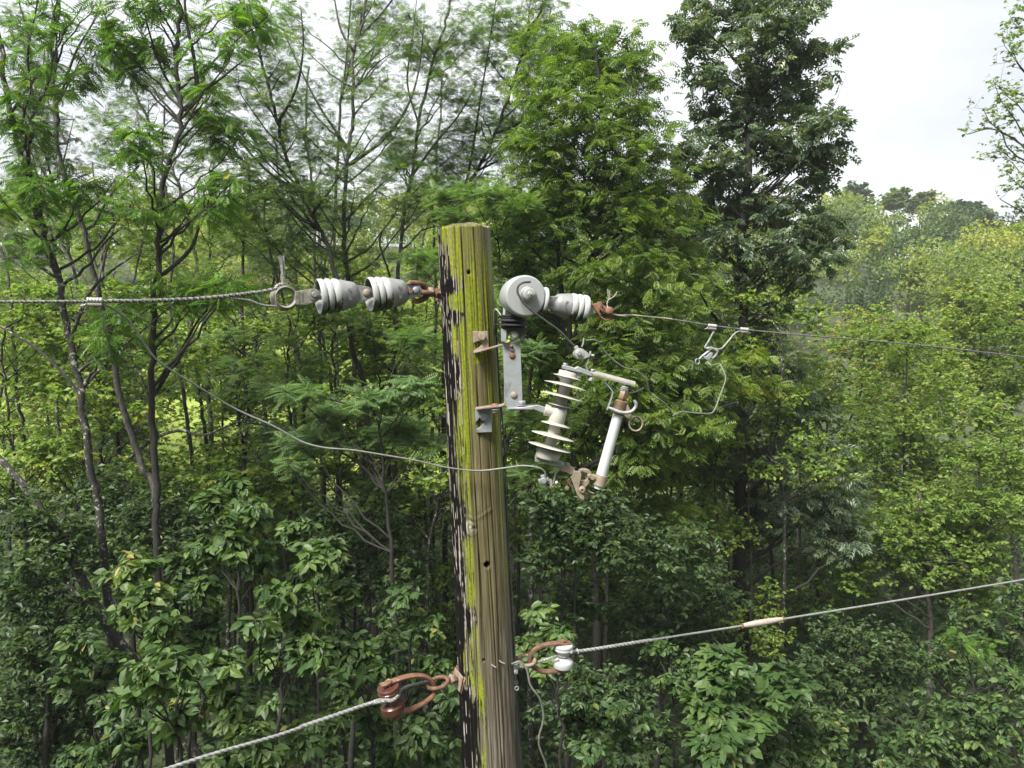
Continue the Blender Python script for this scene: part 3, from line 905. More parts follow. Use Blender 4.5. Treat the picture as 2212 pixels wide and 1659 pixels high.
# thin trunks further in
SLENDER = []
for i, (nm, lab, Yd, tr, lb) in enumerate([
    ('slender_tree', 'thin bare-stemmed tree behind the end of the insulator string', 17.0, [(640, 980), (632, 800), (640, 640), (625, 500), (600, 390), (590, 300)], [(590, 560, 90, 40), (650, 480, 90, 50), (560, 660, 70, 40)]),
    ('slender_tree', 'pale-trunked thin tree standing behind the wire sleeve at the far left', 18.0, [(215, 1000), (214, 860), (222, 700), (205, 560), (215, 460), (200, 350)], [(180, 600, 90, 50), (240, 500, 80, 50), (130, 470, 80, 50), (40, 600, 80, 60)]),
    ('slender_tree', 'dark thin tree crossing behind the slack jumper wire', 15.5, [(455, 1010), (440, 860), (420, 720), (450, 600), (470, 480), (500, 380)], [(400, 600, 80, 40), (480, 520, 80, 40), (430, 800, 70, 40)]),
    ('slender_tree', 'thin straight tree close behind the pole at wire height', 17.5, [(905, 980), (900, 820), (890, 660), (905, 540), (930, 450)], [(860, 540, 90, 45), (930, 500, 80, 50), (820, 620, 80, 40), (880, 690, 90, 40)]),
    ('slender_tree', 'slim leaning tree between the locusts and the pale-trunked thin tree', 19.0, [(290, 1000), (295, 860), (280, 700), (300, 560), (330, 430), (320, 330)], [(300, 520, 90, 50), (350, 440, 80, 50), (270, 640, 80, 40)]),
    ('slender_tree', 'lichen-spotted thin tree low behind the leaning locust', 16.0, [(735, 1100), (722, 960), (716, 820), (690, 700), (700, 580), (720, 480)], [(690, 640, 90, 45), (750, 680, 80, 45), (620, 720, 80, 40)]),
]):
    SLENDER.append(tree(nm, lab, 'tree', Yd, tr, lb, 'locust', 0.065, 0.018, seed=60 + i, extra=110, twigs=150, lpt=7, bark=('bark_lichen', 'bark_grey', 'bark_dark')[i % 3], group='thin tree trunks inside the wood', tint=(0.6, 0.25)))

LOC = [o for o in bpy.data.objects if o.name.startswith('locust_tree')]
for i, (Yd, x, p, k, lab) in enumerate([
    (21.0, 190, 1, 1.0, 'feathery locust crown high behind the pale-stemmed tree'), (23.0, 730, 3, 1.05, 'feathery locust crown high behind the Y-forked locust'),
    (21.5, 1110, 2, 1.0, 'feathery locust crown high beside the bright walnut')]):
    rg = np.random.default_rng(700 + i)
    P = W(x, 900, Yd)
    copy_tree(LOC[p], P[0], Yd, lab, rg.uniform(0, 6.28), (k, k, k * rg.uniform(1.1, 1.25)), 'locusts farther back')
for i, (Yd, x, p, k, lab) in enumerate([
    (12.5, 25, 2, 0.9, 'thin dark tree at the very left edge at wire height'), (14.0, 128, 0, 1.0, 'thin tree just left of the wire sleeve'), (12.8, 265, 5, 0.95, 'thin tree between the wire sleeve and the forked trunk'), (15.0, 410, 1, 1.0, 'thin tree just right of the forked trunk'),
    (13.5, 515, 3, 0.95, 'thin tree left of the wire loop'), (16.0, 585, 2, 1.0, 'thin tree right behind the wire loop'), (13.8, 660, 4, 0.9, 'thin tree behind the tongue of the ring fitting'), (15.5, 700, 1, 1.0, 'thin tree behind the outer white insulator'),
    (14.5, 830, 5, 0.95, 'thin tree behind the grey cap of the inner insulator'), (16.5, 935, 0, 1.0, 'thin tree touching the left side of the pole top'), (14.0, 1150, 3, 1.0, 'thin dark trunk behind the black fins'), (15.0, 1225, 2, 1.0, 'thin dark trunk behind the top of the fuse cutout')]):
    rg = np.random.default_rng(800 + i)
    P = W(x, 900, Yd)
    copy_tree(SLENDER[p], P[0], Yd, lab, rg.uniform(0, 6.28), (k, k, k * rg.uniform(0.95, 1.15)), 'thin tree trunks inside the wood')

tree('walnut_tree', 'dense bright green walnut with rounded top right behind the pole', 'tree', 13.0,
     [(1290, 1300), (1262, 1120), (1240, 960), (1228, 820), (1232, 700), (1250, 630), (1278, 560), (1296, 470), (1304, 380), (1300, 280), (1290, 180), (1285, 110)],
     [(1264, 105, 122, 49), (1205, 180, 97, 45), (1335, 160, 85, 49), (1241, 260, 134, 54), (1359, 270, 97, 54), (1170, 330, 85, 45), (1300, 370, 134, 54), (1406, 400, 97, 54), (1193, 430, 109, 45), (1099, 470, 85, 45), (1311, 480, 146, 54), (1429, 500, 97, 54), (1123, 560, 85, 45), (1418, 600, 109, 54), (1288, 580, 97, 36), (1370, 700, 109, 45), (1229, 780, 97, 45), (1465, 770, 109, 54), (1347, 830, 109, 54), (1453, 880, 122, 54), (1252, 900, 97, 54), (1359, 950, 122, 54)],
     'walnut', 0.11, 0.025, seed=71, twigs=1600, lpt=6, leaf_objs=300, auto=2, tint=(0.60, 0.28), spread=1.08,
     limbs=[([(1232, 700), (1210, 610), (1206, 520), (1215, 430), (1200, 330)], 0.05), ([(1250, 630), (1240, 740), (1218, 800)], 0.04), ([(1262, 1120), (1330, 1000), (1420, 930), (1500, 880)], 0.045), ([(1278, 560), (1340, 500), (1400, 420)], 0.04)])
tree('ash_tree', 'tallest dark green ash with narrow crown reaching past the picture top', 'tree', 15.0,
     [(1612, 1420), (1600, 1240), (1604, 1060), (1612, 900), (1608, 760), (1612, 660), (1606, 540), (1612, 420), (1616, 300), (1620, 180), (1622, 60), (1626, -80), (1630, -220)],
     [(1660, -70, 90, 60), (1570, 10, 80, 45), (1710, 30, 60, 45), (1490, 60, 40, 30), (1620, 90, 90, 45), (1745, 120, 65, 35), (1520, 150, 60, 35), (1640, 190, 100, 45), (1560, 245, 75, 40), (1720, 215, 50, 35),
      (1650, 290, 60, 40), (1500, 330, 50, 35), (1770, 285, 55, 45), (1800, 255, 30, 20), (1715, 345, 65, 40), (1580, 350, 60, 35), (1780, 360, 40, 30),
      (1505, 430, 65, 40), (1610, 440, 80, 40), (1715, 440, 70, 45), (1480, 510, 50, 35), (1570, 520, 75, 40), (1680, 530, 90, 40), (1770, 520, 50, 45), (1740, 590, 60, 35), (1600, 605, 70, 30), (1500, 585, 40, 25), (1660, 670, 50, 30), (1560, 690, 45, 25), (1640, 735, 45, 25),
      (1690, 790, 50, 30), (1700, 870, 90, 40), (1560, 880, 60, 35), (1730, 970, 90, 40), (1620, 980, 80, 35), (1780, 1070, 90, 40), (1660, 1090, 90, 40), (1530, 1010, 50, 35), (1820, 1150, 60, 35)],
     'ash', 0.17, 0.04, seed=81, twigs=1450, lpt=8, leaf_objs=300, auto=2, tint=(0.62, 0.26), spread=1.1)
tree('yellow_sapling', 'small sapling with yellow-tipped leaves in front of the dark ash trunk', 'sapling', 13.5,
     [(1622, 1400, 0.5), (1616, 1100, 0.5), (1606, 900, 0.3), (1585, 850), (1570, 820)], [(1660, 830, 35, 18), (1610, 835, 40, 20), (1570, 800, 40, 22), (1520, 790, 40, 22), (1640, 770, 40, 15)],
     'walnut', 0.03, 0.01, seed=83, twigs=60, lpt=6, leaf_objs=100, tint=(0.9, 0.18))
tree('edge_tree', 'pale thin-leaved tree reaching in from the right edge under the sky', 'tree', 18.0,
     [(2330, 900), (2320, 600), (2310, 400), (2290, 250), (2270, 100), (2260, -40)],
     [(2170, 200, 70, 30), (2140, 255, 60, 30), (2160, 320, 60, 30), (2200, 380, 60, 30), (2190, 100, 40, 50), (2205, 460, 40, 40), (2200, 30, 30, 40), (2260, 250, 60, 80)],
     'maple', 0.12, 0.03, seed=91, twigs=230, lpt=5, bark='bark_grey', tint=(0.5, 0.2), scale_leaf=0.9,
     limbs=[([(2310, 400), (2230, 330), (2150, 280), (2090, 290)], 0.03), ([(2290, 250), (2220, 210), (2150, 190)], 0.025), ([(2315, 560), (2240, 480), (2160, 430)], 0.03)])

# ------------------------------------------------------------------ deeper in the wood
protos = []
for i, (x, Yd, sp, tn, hh) in enumerate([(330, 21.0, 'maple', 0.62, 560), (800, 20.0, 'maple', 0.70, 590), (1180, 24.0, 'maple', 0.25, 560), (1560, 20.5, 'maple', 0.42, 640)]):
    rg = np.random.default_rng(900 + i)
    lobes = []
    yy = hh
    while yy < 1060:
        for q in range(2):
            lobes.append((x + rg.normal(0, 58), yy + rg.normal(0, 20), rg.uniform(50, 85), rg.uniform(32, 48)))
        yy += 72
    lab = ['yellow-green tree deep in the wood behind the forked trunk', 'yellow-green tree deep in the wood behind the inner insulator', 'mid-green tree deep in the wood behind the grey drum', 'mid-green tree deep in the wood beside the ash trunk'][i]
    protos.append(tree('wood_tree', lab, 'tree', Yd, [(x + rg.normal(0, 20), 1250), (x + rg.normal(0, 15), 900), (x, 700), (x + rg.normal(0, 12), hh)], lobes, sp, 0.08, 0.02,
         seed=930 + i, twigs=520, lpt=9, auto=1, extra=60, tint=(tn, 0.22), group='trees deep in the wood', bark=('bark_dark', 'bark_grey')[i % 2], scale_leaf=1.2, spread=1.0))
DEEP = [
    (24.0, 40, 0, 1.0, 'yellow-green tree deep in the wood at the left edge behind the wire'), (27.5, 190, 1, 0.95, 'yellow-green tree deep in the wood behind the wire sleeve'), (28.0, 455, 0, 0.9, 'yellow-green tree deep in the wood between the forked trunk and the wire loop'),
    (23.0, 560, 1, 0.9, 'yellow-green tree deep in the wood under the wire loop'), (27.0, 690, 3, 0.95, 'mid-green tree deep in the wood behind the outer insulator'), (25.0, 915, 0, 1.0, 'yellow-green tree deep in the wood just left of the pole top'),
    (22.0, 1060, 2, 1.0, 'mid-green tree deep in the wood behind the pole top'), (20.0, 1330, 3, 1.0, 'mid-green tree deep in the wood behind the fuse holder'), (23.0, 1470, 1, 1.05, 'yellow-green tree deep in the wood behind the jumper loop'),
    (20.0, 1740, 3, 0.80, 'mid-green tree deep in the wood just past the ash trunk'), (22.0, 1850, 0, 0.78, 'yellow-green tree deep in the wood below the far wire'), (21.0, 2010, 1, 0.80, 'yellow-green tree deep in the wood below the right end of the far wire'),
    (23.0, 2190, 3, 0.82, 'mid-green tree deep in the wood at the right edge'),
    (16.5, 100, 3, 0.80, 'mid-green low tree in the wood below the left wire sleeve'), (17.0, 270, 2, 0.78, 'dull green low tree in the wood below the start of the slack jumper'), (16.0, 480, 0, 0.80, 'yellow-green low tree in the wood just under the slack jumper'), (17.5, 640, 3, 0.82, 'mid-green low tree in the wood under the middle of the slack jumper'),
    (16.5, 800, 2, 0.8, 'dull green low tree in the wood left of the pole below the jumper'), (17.0, 950, 1, 0.82, 'yellow-green low tree in the wood close left of the pole'), (17.5, 1120, 3, 0.85, 'mid-green low tree in the wood close right of the pole'), (16.0, 1300, 2, 0.8, 'dull green low tree in the wood below the fuse cutout'),
    (17.0, 1460, 3, 0.8, 'mid-green low tree in the wood left of the ash trunk'), (16.5, 1700, 1, 0.8, 'yellow-green low tree in the wood right of the ash trunk'), (16.0, 1800, 2, 0.72, 'dull green low tree in the wood above the splice sleeve'), (19.0, 1950, 0, 0.8, 'yellow-green low tree in the wood above the rising wire'), (15.0, 2120, 3, 0.72, 'mid-green low tree in the wood at the right end of the rising wire'),
    (14.5, 360, 2, 0.62, 'dull green small tree in the wood behind the big-leaved saplings'), (14.0, 620, 3, 0.62, 'mid-green small tree in the wood above the bright sapling'), (14.5, 1000, 2, 0.60, 'dull green small tree in the wood hidden straight behind the pole'), (14.0, 1560, 0, 0.60, 'yellow-green small tree in the wood above the splice sleeve'),
]
for i, (Yd, x, p, k, lab) in enumerate(DEEP):
    rg = np.random.default_rng(960 + i)
    P = W(x, 900, Yd)
    copy_tree(protos[p], P[0], Yd, lab, rg.uniform(0, 6.28), (k * rg.uniform(0.85, 1.1), k * rg.uniform(0.85, 1.1), k * rg.uniform(0.9, 1.08)))

# ------------------------------------------------------------------ twiggy thicket between the trunks
TH = []
for i, (x, Yd, sp, tn, lab) in enumerate([(150, 12.0, 'maple', 0.55, 'twiggy yellow-green thicket tree below the wire sleeve'), (620, 12.5, 'feather', 0.6, 'twiggy feather-leaved thicket tree under the wire loop'), (1320, 13.0, 'walnut', 0.75, 'twiggy bright thicket tree behind the fuse holder')]):
    rg = np.random.default_rng(640 + i)
    lobes = [(x + rg.normal(0, 60), yy + rg.normal(0, 15), rg.uniform(50, 80), rg.uniform(22, 36)) for yy in range(640, 1060, 38)]
    TH.append(tree('thicket_tree', lab, 'tree', Yd, [(x - 10, 1250), (x + 12, 1000), (x - 10, 820), (x + 6, 690)], lobes, sp, 0.05, 0.015, seed=650 + i, twigs=260, lpt=7, extra=170, tint=(tn, 0.26), auto=2,
                   group='twiggy thicket between the trunks', bark=('bark_lichen', 'bark_dark', 'bark_dark')[i], spread=1.1, tlen=1.3, wob=0.3))
for i, (Yd, x, p, k, lab) in enumerate([
    (11.5, 20, 0, 0.95, 'twiggy yellow-green thicket tree at the left edge under the wire'), (13.5, 250, 1, 1.0, 'twiggy feather-leaved thicket tree behind the start of the slack jumper'), (12.0, 345, 0, 0.9, 'twiggy yellow-green thicket tree around the foot of the forked trunk'), (13.0, 470, 0, 1.05, 'twiggy yellow-green thicket tree between forked trunk and wire loop'),
    (13.8, 545, 1, 1.05, 'twiggy feather-leaved thicket tree left of the wire loop'), (13.0, 735, 0, 1.05, 'twiggy yellow-green thicket tree under the outer insulator'), (14.0, 840, 1, 1.05, 'twiggy feather-leaved thicket tree under the inner insulator'), (12.5, 920, 0, 0.95, 'twiggy yellow-green thicket tree just left of the pole'),
    (14.0, 1170, 2, 1.05, 'twiggy bright thicket tree behind the steel brackets'), (13.5, 1440, 2, 1.0, 'twiggy bright thicket tree behind the kinked jumper'), (15.0, 1530, 0, 1.0, 'twiggy yellow-green thicket tree just left of the ash trunk'), (14.5, 1700, 0, 0.95, 'twiggy yellow-green thicket tree just right of the ash trunk')]):
    rg = np.random.default_rng(670 + i)
    P = W(x, 900, Yd)
    copy_tree(TH[p], P[0], Yd, lab, rg.uniform(0, 6.28), (k * rg.uniform(0.9, 1.15), k * rg.uniform(0.9, 1.15), k * rg.uniform(0.88, 1.06)))

# ------------------------------------------------------------------ right-hand slope
RS = [
    ('maple_tree', 'yellow-green round tree just beyond the dark ash, under the far wire', 27.0, [(1890, 1100), (1895, 900), (1900, 720)], [(1880, 700, 90, 55), (1810, 740, 70, 50), (1960, 760, 90, 55), (1880, 800, 110, 60), (1800, 830, 70, 50), (1960, 860, 90, 50)], 'maple', 700, 9, 0.66, 0),
    ('maple_tree', 'yellow-green tree at the right edge touching the far wire', 25.0, [(2130, 1100), (2120, 860), (2115, 680)], [(2120, 660, 90, 55), (2190, 700, 80, 60), (2060, 720, 70, 50), (2130, 780, 110, 60), (2050, 820, 90, 50), (2200, 830, 70, 50)], 'maple', 750, 9, 0.70, 0),
    ('tangled_tree', 'half-dead tangled tree with pale bare twigs below the far wire', 19.0, [(2060, 1280), (2040, 1100), (2000, 960), (1960, 860)], [(1960, 930, 90, 50), (2060, 900, 80, 50), (2010, 1010, 110, 60), (1890, 980, 80, 60), (2110, 990, 70, 60), (1930, 1060, 90, 50)], 'maple', 560, 8, 0.5, 260),
    ('tangled_tree', 'brownish tangled tree with bare twigs at the right edge', 17.0, [(2210, 1350), (2190, 1150), (2180, 980), (2150, 880)], [(2180, 960, 70, 70), (2150, 1060, 80, 60), (2220, 1080, 60, 70), (2120, 890, 60, 40)], 'maple', 420, 8, 0.5, 260),
    ('leafy_tree', 'mid-green leafy tree whose crown meets the lower wire at the right', 15.0, [(2010, 1450), (2005, 1290), (1990, 1140), (1980, 1060)], [(1960, 1110, 80, 50), (2050, 1100, 80, 50), (1900, 1160, 80, 50), (1990, 1200, 110, 50), (2090, 1190, 80, 60), (1850, 1230, 60, 40)], 'maple', 600, 8, 0.36, 120),
    ('leafy_tree', 'shadowed leafy tree under the lower wire near the splice sleeve', 13.0, [(1860, 1620), (1850, 1480), (1830, 1380)], [(1820, 1380, 80, 50), (1900, 1400, 80, 50), (1780, 1450, 80, 50), (1860, 1480, 90, 50), (1950, 1440, 70, 50)], 'shade', 420, 9, 0.55, 0),
    ('leafy_tree', 'fresh green bushy tree in the lower right corner', 11.0, [(2120, 1900), (2110, 1700), (2100, 1560)], [(2080, 1520, 90, 50), (2160, 1560, 80, 60), (2020, 1590, 80, 50), (2100, 1630, 110, 50), (1960, 1640, 70, 40), (2190, 1470, 60, 50)], 'broad', 330, 8, 0.45, 0),
    ('leafy_tree', 'mid-green tree at the right edge just below the lower wire', 13.5, [(2200, 1750), (2190, 1550), (2180, 1420)], [(2160, 1400, 70, 50), (2210, 1340, 50, 50), (2100, 1340, 60, 40), (2200, 1270, 50, 40), (2040, 1420, 70, 50)], 'broad', 260, 8, 0.35, 0),
]
for i, (nm, lab, Yd, tr, lb, sp, tw, lp, tn, br) in enumerate(RS):
    tree(nm, lab, 'tree', Yd, tr, lb, sp, 0.09, 0.02, seed=110 + i, twigs=tw, lpt=lp, tint=(tn, 0.24), bare=br, bark='bark_grey' if br else 'bark_dark', leaf_objs=150 if Yd < 14 else 0,
         scale_leaf=1.25 if Yd > 20 else 1.0)
tree('fern_leaved_sapling', 'small sapling with vivid feathery leaf fans below the lower wire', 'sapling', 12.0,
     [(2120, 1640), (2110, 1500), (2090, 1400)], [(2080, 1370, 45, 22), (2140, 1410, 45, 22), (2110, 1390, 40, 20)], 'sumac', 0.03, 0.012, seed=131, twigs=14, lpt=4, leaf_objs=40, tint=(0.5, 0.15))

# ------------------------------------------------------------------ behind and below the pole
LOW = [
    ('understorey_tree', 'dark leafy understorey tree right of the pole with a Y-forked black stem', 11.0, [(1228, 1700), (1232, 1500), (1240, 1330), (1242, 1215)], [(1170, 1080, 70, 50), (1300, 1090, 80, 50), (1240, 1140, 90, 50), (1180, 1200, 70, 50), (1330, 1180, 80, 60), (1250, 1290, 80, 50)], 'shade', 380, 9, 0.5, 100,
     [([(1242, 1215), (1210, 1170), (1192, 1120), (1180, 1060)], 0.035), ([(1242, 1215), (1262, 1170), (1280, 1110), (1300, 1040)], 0.035)]),
    ('understorey_tree', 'dark broad understorey tree filling the gap below the fuse holder', 12.0, [(1420, 1650), (1425, 1450), (1430, 1250)], [(1400, 1160, 90, 50), (1490, 1190, 80, 60), (1430, 1260, 100, 50), (1530, 1280, 80, 60), (1370, 1340, 90, 50), (1460, 1370, 90, 50)], 'shade', 480, 9, 0.5, 100, ()),
    ('understorey_tree', 'dim understorey tree below the white spool insulator', 10.0, [(1290, 1850), (1285, 1660), (1260, 1500)], [(1260, 1480, 80, 50), (1340, 1500, 80, 50), (1200, 1530, 60, 40), (1290, 1580, 90, 50), (1400, 1570, 80, 50)], 'shade', 330, 8, 0.42, 60, ()),
    ('sapling', 'light green leafy sapling close behind the white spool insulator', 7.5, [(1215, 1700), (1205, 1500), (1190, 1370)], [(1170, 1320, 40, 30), (1215, 1370, 40, 30), (1140, 1390, 40, 35), (1180, 1430, 55, 25)], 'broad', 75, 8, 0.72, 150, ()),
    ('sapling', 'bright leafy sapling in the dark gap under the splice sleeve', 9.0, [(1610, 1850), (1590, 1640), (1560, 1480)], [(1560, 1440, 60, 45), (1630, 1500, 60, 40), (1520, 1510, 50, 40), (1580, 1560, 60, 40), (1540, 1600, 40, 40), (1690, 1470, 50, 30)], 'three', 150, 7, 0.6, 260, ()),
    ('sapling', 'leafy sapling with yellow spots lower right of the splice sleeve', 10.0, [(1760, 1880), (1740, 1700), (1720, 1560)], [(1700, 1540, 60, 40), (1780, 1560, 60, 40), (1740, 1620, 70, 40), (1660, 1610, 50, 40)], 'broad', 150, 8, 0.4, 200, ()),
    ('sapling', 'tall big-leaved sapling with a pale lit top left of the pole', 6.6, [(520, 1800), (515, 1500), (510, 1250), (505, 1080)], [(500, 1045, 50, 30), (455, 1080, 40, 30), (545, 1090, 45, 30), (500, 1160, 55, 40), (560, 1200, 45, 40), (450, 1180, 45, 35)], 'broad', 110, 8, 0.62, 300, ()),
    ('sapling', 'big-leaved sapling with pale leaves beside the leaning dead stem', 6.4, [(330, 1800), (320, 1500), (300, 1290)], [(270, 1240, 45, 35), (320, 1280, 40, 40), (260, 1320, 40, 30), (350, 1350, 45, 30), (300, 1210, 35, 25)], 'broad', 95, 8, 0.66, 280, ()),
    ('sapling', 'bright green sapling just above the white neutral wire', 6.2, [(600, 1850), (605, 1560), (610, 1330)], [(600, 1280, 55, 40), (650, 1330, 45, 35), (560, 1350, 45, 30), (670, 1400, 55, 35), (600, 1410, 50, 35), (680, 1200, 40, 40)], 'broad', 130, 8, 0.58, 300, ()),
    ('sapling', 'largest-leaved sapling near the bottom left, leaves hanging in layers', 5.6, [(400, 1850), (400, 1650), (395, 1480)], [(350, 1440, 65, 40), (430, 1460, 60, 45), (300, 1490, 50, 30), (390, 1530, 65, 40), (480, 1430, 40, 35)], 'broad', 120, 8, 0.52, 300, ()),
    ('sapling', 'leafy sapling between the brown spool and the bright green sapling', 7.0, [(810, 1850), (800, 1600), (790, 1440)], [(770, 1400, 55, 40), (830, 1450, 50, 40), (740, 1470, 50, 35), (800, 1530, 60, 35), (720, 1390, 40, 30)], 'broad', 125, 8, 0.52, 270, ()),
    ('sapling', 'small-leaved sapling under the brown spool beside the pole', 7.4, [(930, 1900), (925, 1730), (900, 1600)], [(890, 1580, 50, 35), (950, 1610, 45, 35), (850, 1620, 45, 30), (970, 1510, 40, 40)], 'broad', 80, 8, 0.5, 200, ()),
    ('sapling', 'dim big-leaved sapling below the neutral wire at the bottom edge', 6.0, [(620, 1900), (610, 1750), (590, 1650)], [(560, 1610, 50, 30), (640, 1600, 50, 30), (700, 1560, 45, 30), (500, 1640, 50, 25)], 'broad', 85, 8, 0.5, 200, ()),
    ('sapling', 'pale big-leaved sapling in the bottom left corner', 6.6, [(250, 1900), (250, 1750), (245, 1650)], [(240, 1600, 60, 40), (310, 1590, 50, 30), (170, 1640, 50, 30)], 'broad', 75, 8, 0.36, 180, ()),
    ('sapling', 'leafy sapling filling the gap between the tall sapling and the feathery locust', 7.6, [(690, 1800), (680, 1400), (660, 1180)], [(640, 1140, 50, 35), (700, 1180, 50, 35), (650, 1240, 55, 35), (730, 1270, 50, 35), (690, 1330, 50, 30)], 'broad', 110, 8, 0.42, 120, ()),
    ('sapling', 'leafy sapling just below and left of the tall pale-topped sapling', 7.2, [(420, 1800), (415, 1500), (405, 1250)], [(400, 1210, 45, 35), (440, 1270, 45, 35), (380, 1290, 45, 30), (430, 1350, 50, 35), (380, 1390, 45, 25)], 'broad', 105, 8, 0.46, 120, ()),
    ('sapling', 'leafy sapling in half shade near the bottom left below the dead stem', 7.8, [(200, 1800), (195, 1600), (190, 1420)], [(170, 1390, 50, 35), (230, 1430, 45, 35), (190, 1490, 55, 35), (140, 1460, 40, 30), (240, 1510, 45, 30)], 'broad', 105, 8, 0.38, 120, ()),
    ('sapling', 'low sapling filling the gap right below the bright green sapling', 6.8, [(530, 1900), (520, 1700), (510, 1530)], [(490, 1500, 45, 30), (550, 1530, 45, 30), (520, 1570, 50, 25), (610, 1510, 45, 30)], 'broad', 85, 8, 0.5, 120, ()),
    ('sapling', 'leafy sapling against the pole low on its left side', 8.2, [(880, 1850), (880, 1550), (890, 1330)], [(870, 1290, 45, 35), (920, 1350, 45, 35), (850, 1380, 45, 30), (900, 1430, 50, 30), (940, 1440, 35, 30)], 'broad', 95, 8, 0.45, 100, ()),
    ('sapling', 'leafy sapling low between the loose wire tail and the dark gap', 8.0, [(1330, 1900), (1330, 1700), (1340, 1560)], [(1320, 1530, 50, 30), (1380, 1560, 45, 30), (1340, 1610, 50, 25), (1270, 1610, 40, 25)], 'broad', 75, 8, 0.4, 100, ()),
    ('sapling', 'leafy sapling under the middle of the rising white wire', 10.5, [(1460, 1800), (1455, 1550), (1450, 1420)], [(1430, 1400, 50, 30), (1490, 1430, 45, 30), (1450, 1470, 50, 30)], 'broad', 80, 8, 0.5, 100, ()),
    ('understorey_tree', 'dark shaded tree at the left edge below the wires', 8.5, [(100, 1750), (105, 1450), (100, 1180)], [(60, 1120, 80, 50), (140, 1170, 80, 60), (50, 1250, 80, 60), (150, 1320, 80, 50), (60, 1400, 80, 50), (160, 1450, 70, 50)], 'shade', 330, 9, 0.45, 150, ()),
    ('understorey_tree', 'dark leafy tree low at the left edge with a black trunk', 9.0, [(125, 1640), (118, 1500), (122, 1350), (110, 1250)], [(60, 1530, 80, 60), (180, 1560, 70, 50), (110, 1620, 90, 40), (40, 1310, 60, 50)], 'shade', 240, 9, 0.35, 100, ()),
    ('understorey_tree', 'shaded understorey tree in the dark hollow beyond the big-leaved saplings', 10.5, [(420, 1600), (415, 1350), (400, 1140)], [(360, 1090, 80, 50), (420, 1150, 80, 60), (300, 1130, 80, 50), (230, 1060, 80, 50), (400, 1250, 90, 60), (200, 1180, 70, 60)], 'shade', 420, 9, 0.45, 0, ()),
    ('understorey_tree', 'grey-green understorey tree left of the pole in half shade', 11.0, [(760, 1650), (765, 1400), (770, 1200)], [(720, 1130, 90, 50), (820, 1150, 80, 60), (760, 1230, 100, 60), (880, 1220, 70, 60), (690, 1280, 80, 60), (860, 1330, 80, 60)], 'shade', 480, 9, 0.42, 0, ()),
    ('feathery_tree', 'blue-green feathery young locust spreading left of the pole at mid height', 9.5, [(860, 1500), (850, 1250), (835, 1060), (820, 900)], [(640, 850, 80, 28), (730, 880, 80, 30), (820, 860, 80, 30), (900, 830, 60, 30), (660, 950, 70, 35), (760, 940, 90, 35), (870, 920, 70, 35), (640, 1000, 50, 20), (920, 960, 50, 30), (900, 730, 50, 30)], 'feather', 300, 8, 0.5, 150,
     [([(835, 1060), (760, 990), (680, 960), (600, 960)], 0.02), ([(820, 900), (740, 870), (650, 850)], 0.018)]),
    ('feathery_tree', 'light green feathery locust crown behind the pole top fittings', 12.0, [(1090, 1100), (1090, 850), (1085, 650), (1075, 520)], [(1050, 420, 80, 35), (1120, 450, 80, 40), (990, 480, 80, 40), (1100, 520, 70, 40), (960, 420, 60, 30), (920, 560, 80, 40), (1110, 640, 60, 60), (1130, 760, 60, 60), (1120, 900, 50, 50), (1160, 1010, 60, 40)], 'feather', 400, 8, 0.6, 100, ()),
]
for i, (nm, lab, Yd, tr, lb, sp, tw, lp, tn, lo, lm) in enumerate(LOW):
    big = sp in ('broad', 'three')
    tree(nm, lab, 'sapling' if nm == 'sapling' else 'tree', Yd, tr, lb, sp, 0.035 if big else 0.075, 0.012, seed=200 + i, twigs=tw, lpt=lp, tint=(tn, 0.22), leaf_objs=lo, limbs=lm, tlen=0.8 if big else 1.0)

# a dead lichen-covered stem leaning through the left-hand wood
d = thing('dead_tree', W(420, 1560, 9.2), 'leaning dead stem blotched with pale lichen in the left-hand wood', 'dead tree')
MB().tube(spline([W(-30, 960, 9.2), W(60, 1060, 9.1), W(150, 1200, 9.0), W(230, 1350, 9.0), W(330, 1480, 9.1), W(430, 1640, 9.2)], 8), np.linspace(0.035, 0.075, 41), 8).build('trunk', M['bark_lichen'], d)
MB().tube(spline([W(230, 1350, 9.0), W(260, 1280, 8.9), W(330, 1230, 8.9)], 6), np.linspace(0.025, 0.008, 13), 6).build('limb', M['bark_lichen'], d)
for nm, lab, P, r_ in [
    ('dead_branch', 'pale lichen-covered dead branch curving across behind the slack jumper wire', [(260, 1010, 12), (330, 950, 12), (390, 930, 12), (440, 940, 12), (520, 910, 12), (600, 905, 12)], 0.03),
    ('dead_branch', 'long thin dead branch sloping behind the pole just above the slack wire', [(520, 910, 11), (600, 925, 11), (700, 960, 11), (800, 970, 11.2)], 0.014),
    ('dead_branch', 'bare dark branch slanting up right behind the fuse holder', [(1260, 1010, 12.5), (1340, 970, 12.5), (1420, 920, 12.5), (1520, 890, 12.6), (1590, 870, 12.6)], 0.04)]:
    pp = [W(*q) for q in P]
    o = thing(nm, pp[0], lab, 'branch')
    c = spline(pp, 7)
    MB().tube(c, np.linspace(r_, r_ * 0.4, len(c)), 7).build('stem', M['bark_dark' if 'dark' in lab else 'bark_lichen'], o)
    a, b = c[len(c) // 2], c[len(c) // 2] + np.array([0.5, 0.1, 0.45])
    MB().tube(spline([a, (a + b) / 2 + [0, 0, -.05], b], 5), np.linspace(r_ * 0.5, r_ * 0.2, 11), 5).build('twig', M['bark_dark' if 'dark' in lab else 'bark_lichen'], o)

